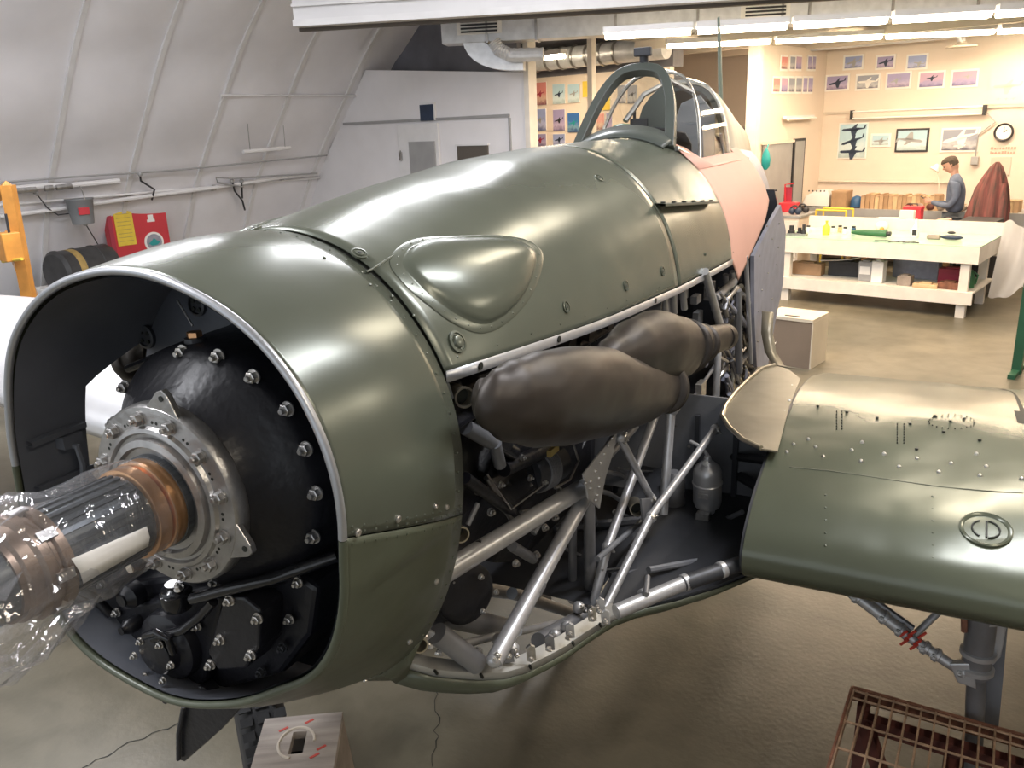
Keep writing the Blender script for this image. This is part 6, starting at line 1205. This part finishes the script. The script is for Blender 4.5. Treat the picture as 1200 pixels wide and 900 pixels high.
# ---- undercarriage leg with brace (port), mirrored plain leg on the other side
def leg(s, full):
    m4 = Matrix.Scale(s, 4, (1, 0, 0)) if s < 0 else Matrix.Identity(4)
    def q(v): v = Vector(v); return Vector((v.x*s, v.y, v.z))
    MB().tube([q((1.565, 1.72, T-.80)), q((1.572, 1.74, .62)), q((1.58, 1.75, .60))], [.045, .045, .050], 20).build('undercarriage_leg', 'silver_dark', AC)
    MB().tube([q((1.575, 1.745, .62)), q((1.60, 1.76, .30)), q((1.60, 1.76, .05))], .030, 16).build('leg_piston', 'silver_dark', AC); MB().lathe(q((1.60, 1.76, .0)), (0, 0, 1), [(0, .09), (.03, .09), (.05, .05), (.08, .04)], 20).build('axle_foot', 'silver_dark', AC)
    for z in (.60, .66, .80): MB().lathe(q((1.572, 1.74, z)), (0, 0, 1), [(0, .048), (.005, .055), (.02, .055), (.025, .048)], 20).build('leg_collar', 'silver', AC)
    if full:
        MB().prism([Y(px, py, 1.80) for px, py in ((1150, 716), (1182, 722), (1177, 780), (1170, 855), (1134, 846), (1140, 790))], (0, .01, 0)).build('leg_fairing', 'bay', AC, 0); MB().prism([Y(px, py, 1.76) for px, py in ((1172, 722), (1182, 723), (1173, 770), (1146, 800), (1150, 770), (1158, 745))], (0, .03, 0)).build('fairing_edge', 'silver', AC, 0, bevel=.003)
        P_ = [Y(*p, 1.72) for p in ((992, 690), (1025, 715), (1068, 748), (1112, 777), (1137, 792))]
        MB().tube(P_[:3], .020, 12).build('brace_strut', 'silver', AC); MB().tube(P_[2:], .018, 12).build('brace_strut', 'silver', AC)
        MB().tube([P_[0]+Vector((0, .03, .01)), P_[2]+Vector((0, .03, .02))], .014, 8).build('brace_strut', 'silver_dark', AC)
        for k, t in ((0, .3), (1, .2), (1, .65), (2, .3), (2, .6), (3, .5)):
            p = P_[k].lerp(P_[k+1], t); nutbolt(p+Vector((0, -.018, 0)), (0, -1, .2), .010, AC, 'steel', name='brace_bolt'); MB().lathe(p, P_[k+1]-P_[k], [(0, .021), (.003, .025), (.015, .025), (.018, .021)], 16).build('brace_collar', 'silver', AC)
        MB().tube([P_[2]+Vector((.0, .0, .0)), Y(1105, 712, 1.80)], .012, 10).build('brace_link', 'silver', AC); mb = MB(); [mb.tube([P_[2]+Vector((dx, -.02, dz)), P_[2]+Vector((dx+.02, -.03, dz+.03))], .005, 6) for dx, dz in ((-.03, -.02), (-.01, .02), (.01, -.01), (-.02, 0), (.02, .02), (-.035, .012), (.0, -.03))]; mb.build('red_lever', 'red_paint', AC, label='red painted link')
        MB().prism([Y(px, py, 1.70) for px, py in ((1112, 778), (1142, 778), (1144, 808), (1122, 800))], (0, .03, 0)).build('leg_bracket', 'silver', AC, 0, bevel=.004); MB().tube([Y(1130, 712, 1.7), Y(1130, 740, 1.7)], .010, 8).build('hose', 'rust', AC)
leg(1, True); leg(-1, False)
# black scoop below the nose
mb = MB().prism([Y(px, py, .42) for px, py in ((213, 826), (282, 830), (258, 856), (216, 893), (208, 890), (208, 860))], (0, .012, 0)); mb.build('intake_lip', 'black', AC, 0, bevel=.004); MB().tube([Y(215, 828, .41), Y(209, 860, .41), Y(209, 890, .41)], .007, 8).build('lip_edge', 'bay_dark', AC)
# ================================================================== things on or under the aircraft
# clear bag over the shaft, taped label
rings = []
rg = random.Random(3)
for y, r, dz, fl2 in ((-.07, .100, 0, 0), (-.11, .104, -.002, .003), (-.16, .103, -.004, .005), (-.20, .100, -.008, .006), (-.24, .104, -.006, .006), (-.27, .112, -.012, .008), (-.31, .118, -.018, .012), (-.36, .115, -.022, .016), (-.41, .10, -.02, .02), (-.46, .07, -.01, .02), (-.50, .02, 0, .01)):
    rings.append([Vector((cos(a)*(r+fl2*noise.noise(Vector((cos(a)*4, sin(a)*4, y*14)))*3.4), y+fl2*.8*noise.noise(Vector((cos(a)*3, sin(a)*3, y*9+7))), T+dz*(1-sin(a)) + sin(a)*(r+fl2*noise.noise(Vector((cos(a)*4+3, sin(a)*4, y*14)))*3.4))) for a in [2*pi*j/72 for j in range(72)]])
tag(MB().loft(rings, True, False).build('clear_bag', 'bag', smooth=25), 'crumpled clear plastic bag wrapped around the propeller shaft', 'plastic bag')
q = [X(px, py, x) for px, py, x in ((84, 655, .108), (172, 617, .118), (174, 640, .113), (98, 684, .103))]
pl = []
for t in frange(0, 1, 6): pl.append([q[0].lerp(q[1], t), q[0].lerp(q[1], t).lerp(q[3].lerp(q[2], t), .5)+Vector((.006, 0, 0)), q[3].lerp(q[2], t)])
tag(MB().loft(pl, closed=False).build('white_label', 'paper', smooth=60, solid=.0008), 'white paper label tucked in the clear bag under the shaft', 'label')
# wooden topped stand
ST = .75; c_ = at(349, 870, 'z', ST); d1 = (at(393, 826, 'z', ST)-at(303, 834, 'z', ST)); w = d1.length/2; rz = math.atan2(d1.y, d1.x)
o = thing('step_stand', 'grey wooden topped stand with a slotted handle hole under the nose', 'stand', (c_.x, c_.y, 0), rz)
sw, sl = .020, .045; Lb, Lf = .115, .26
mb = MB(); mb.bbox((-w, -Lf, ST-.025), (-sw, Lb, ST)).bbox((sw, -Lf, ST-.025), (w, Lb, ST)).bbox((-sw, sl, ST-.025), (sw, Lb, ST)).bbox((-sw, -Lf, ST-.025), (sw, -sl, ST)); mb.build('stand_top', 'wood_grey', o, 0)
MB().tube([(x, y, ST+.0005) for x, y in [(.05*cos(a)-.004, .062*sin(a)) for a in frange(0, 2*pi*.72, 24)]], .004, 6).build('slot_wear', 'cream_dk', o)
MB().bbox((-w+.01, -Lf, ST-.12), (w-.01, Lb-.02, ST-.11)).build('slot_shade_sheet', 'dark', o, 0)  # dark sheet standing in for the shade seen through the slot
for s in (-1, 1): MB().prism([(s*w, -Lf, ST-.025), (s*w, Lb, ST-.025), (s*(w+.05), Lb+.04, 0), (s*(w+.05), -Lf-.04, 0)], (-s*.02, 0, 0)).build('side_board', 'weathered', o, 0)
MB().prism([(-w, Lb, ST-.025), (w, Lb, ST-.025), (w, Lb, ST-.15), (-w, Lb, ST-.15)], (0, -.02, 0)).build('cross_board', 'weathered', o, 0); MB().bbox((-w+.02, -.02, .18), (w-.02, .02, .22)).build('foot_rail', 'weathered', o, 0)
for x, y, m in ((-.05, .06, 0), (.07, -.03, 0), (.055, -.06, 0), (.02, .085, 0)): MB().box((x, y, ST+.0005), (.028, .008, .001), .6).build('paint_mark', 'red_paint', o, 0)
# tyre behind it
c_ = at(335, 900, 'z', .23); o = thing('spare_wheel', 'black treaded tyre standing behind the wooden stand', 'wheel', (c_.x-.15, c_.y+.05, 0), .9)
ty = MB().lathe((-.08, 0, .30), (1, 0, 0), [(0, .17), (0, .22), (.012, .27), (.035, .295), (.08, .30), (.125, .295), (.148, .27), (.16, .22), (.16, .17)], 48).build('tyre', 'rubber', o, 40); MB().lathe((-.07, 0, .30), (1, 0, 0), [(0, .17), (.02, .16), (.04, .06), (.1, .06), (.12, .16), (.14, .17)], 32).build('hub', 'silver_dark', o, 40)
for k in range(40):
    a = 2*pi*k/40
    for x in (-.055, 0, .055): MB().box((x, cos(a)*.301, .30+sin(a)*.301), (.040, .030, .010), M4=Matrix.Rotation(a-pi/2, 3, 'X')).build('tread_block', 'rubber', ty, 0)
# rusty grating platform
g0 = at(1001, 806, 'z', .45); GX0 = g0.x; GY1 = g0.y; GX1 = GX0+1.0; GY0 = .85
dgr = at(1200, 862, 'z', .45)-g0; rz = math.atan2(dgr.y, dgr.x)*1.0
o = thing('grating_platform', 'rusty steel grating platform standing beside the undercarriage leg', 'platform', (GX0, GY1, 0), rz)
W_ = 1.0; D_ = .85
for k in range(24):
    x = k*W_/23; MB().bbox((x-.003, -D_, .42), (x+.003, 0, .45)).build('grate_bar', 'rust_pale', o, 0)
for y in (-.012, -.055, -.19, -.33, -.47, -.61, -.75, -.84): MB().tube([(0, y, .447), (W_, y, .447)], .0045, 6).build('cross_rod', 'rust_pale', o)
MB().bbox((-.006, -.004, .40), (W_+.006, .008, .452)).build('edge_bar', 'rust', o, 0); MB().bbox((-.012, -D_, .40), (-.004, 0, .452)).build('edge_bar', 'rust', o, 0)
for x, y in ((.02, -.03), (W_-.06, -.03), (.02, -D_+.03), (W_-.06, -D_+.03)): MB().bbox((x, y-.02, 0), (x+.04, y+.02, .42)).build('leg', 'maroon', o, 0)
MB().bbox((.05, -.10, .36), (W_, -.06, .41)).build('under_beam', 'maroon', o, 0); MB().bbox((.30, -D_, .30), (.36, -.05, .36)).build('under_beam', 'maroon', o, 0); MB().tube([(.06, -.1, .38), (.45, -D_, .05)], .03, 4).build('brace', 'maroon', o, 20); MB().bbox((.02, -.3, .05), (W_, -.26, .10)).build('under_beam', 'maroon', o, 0)
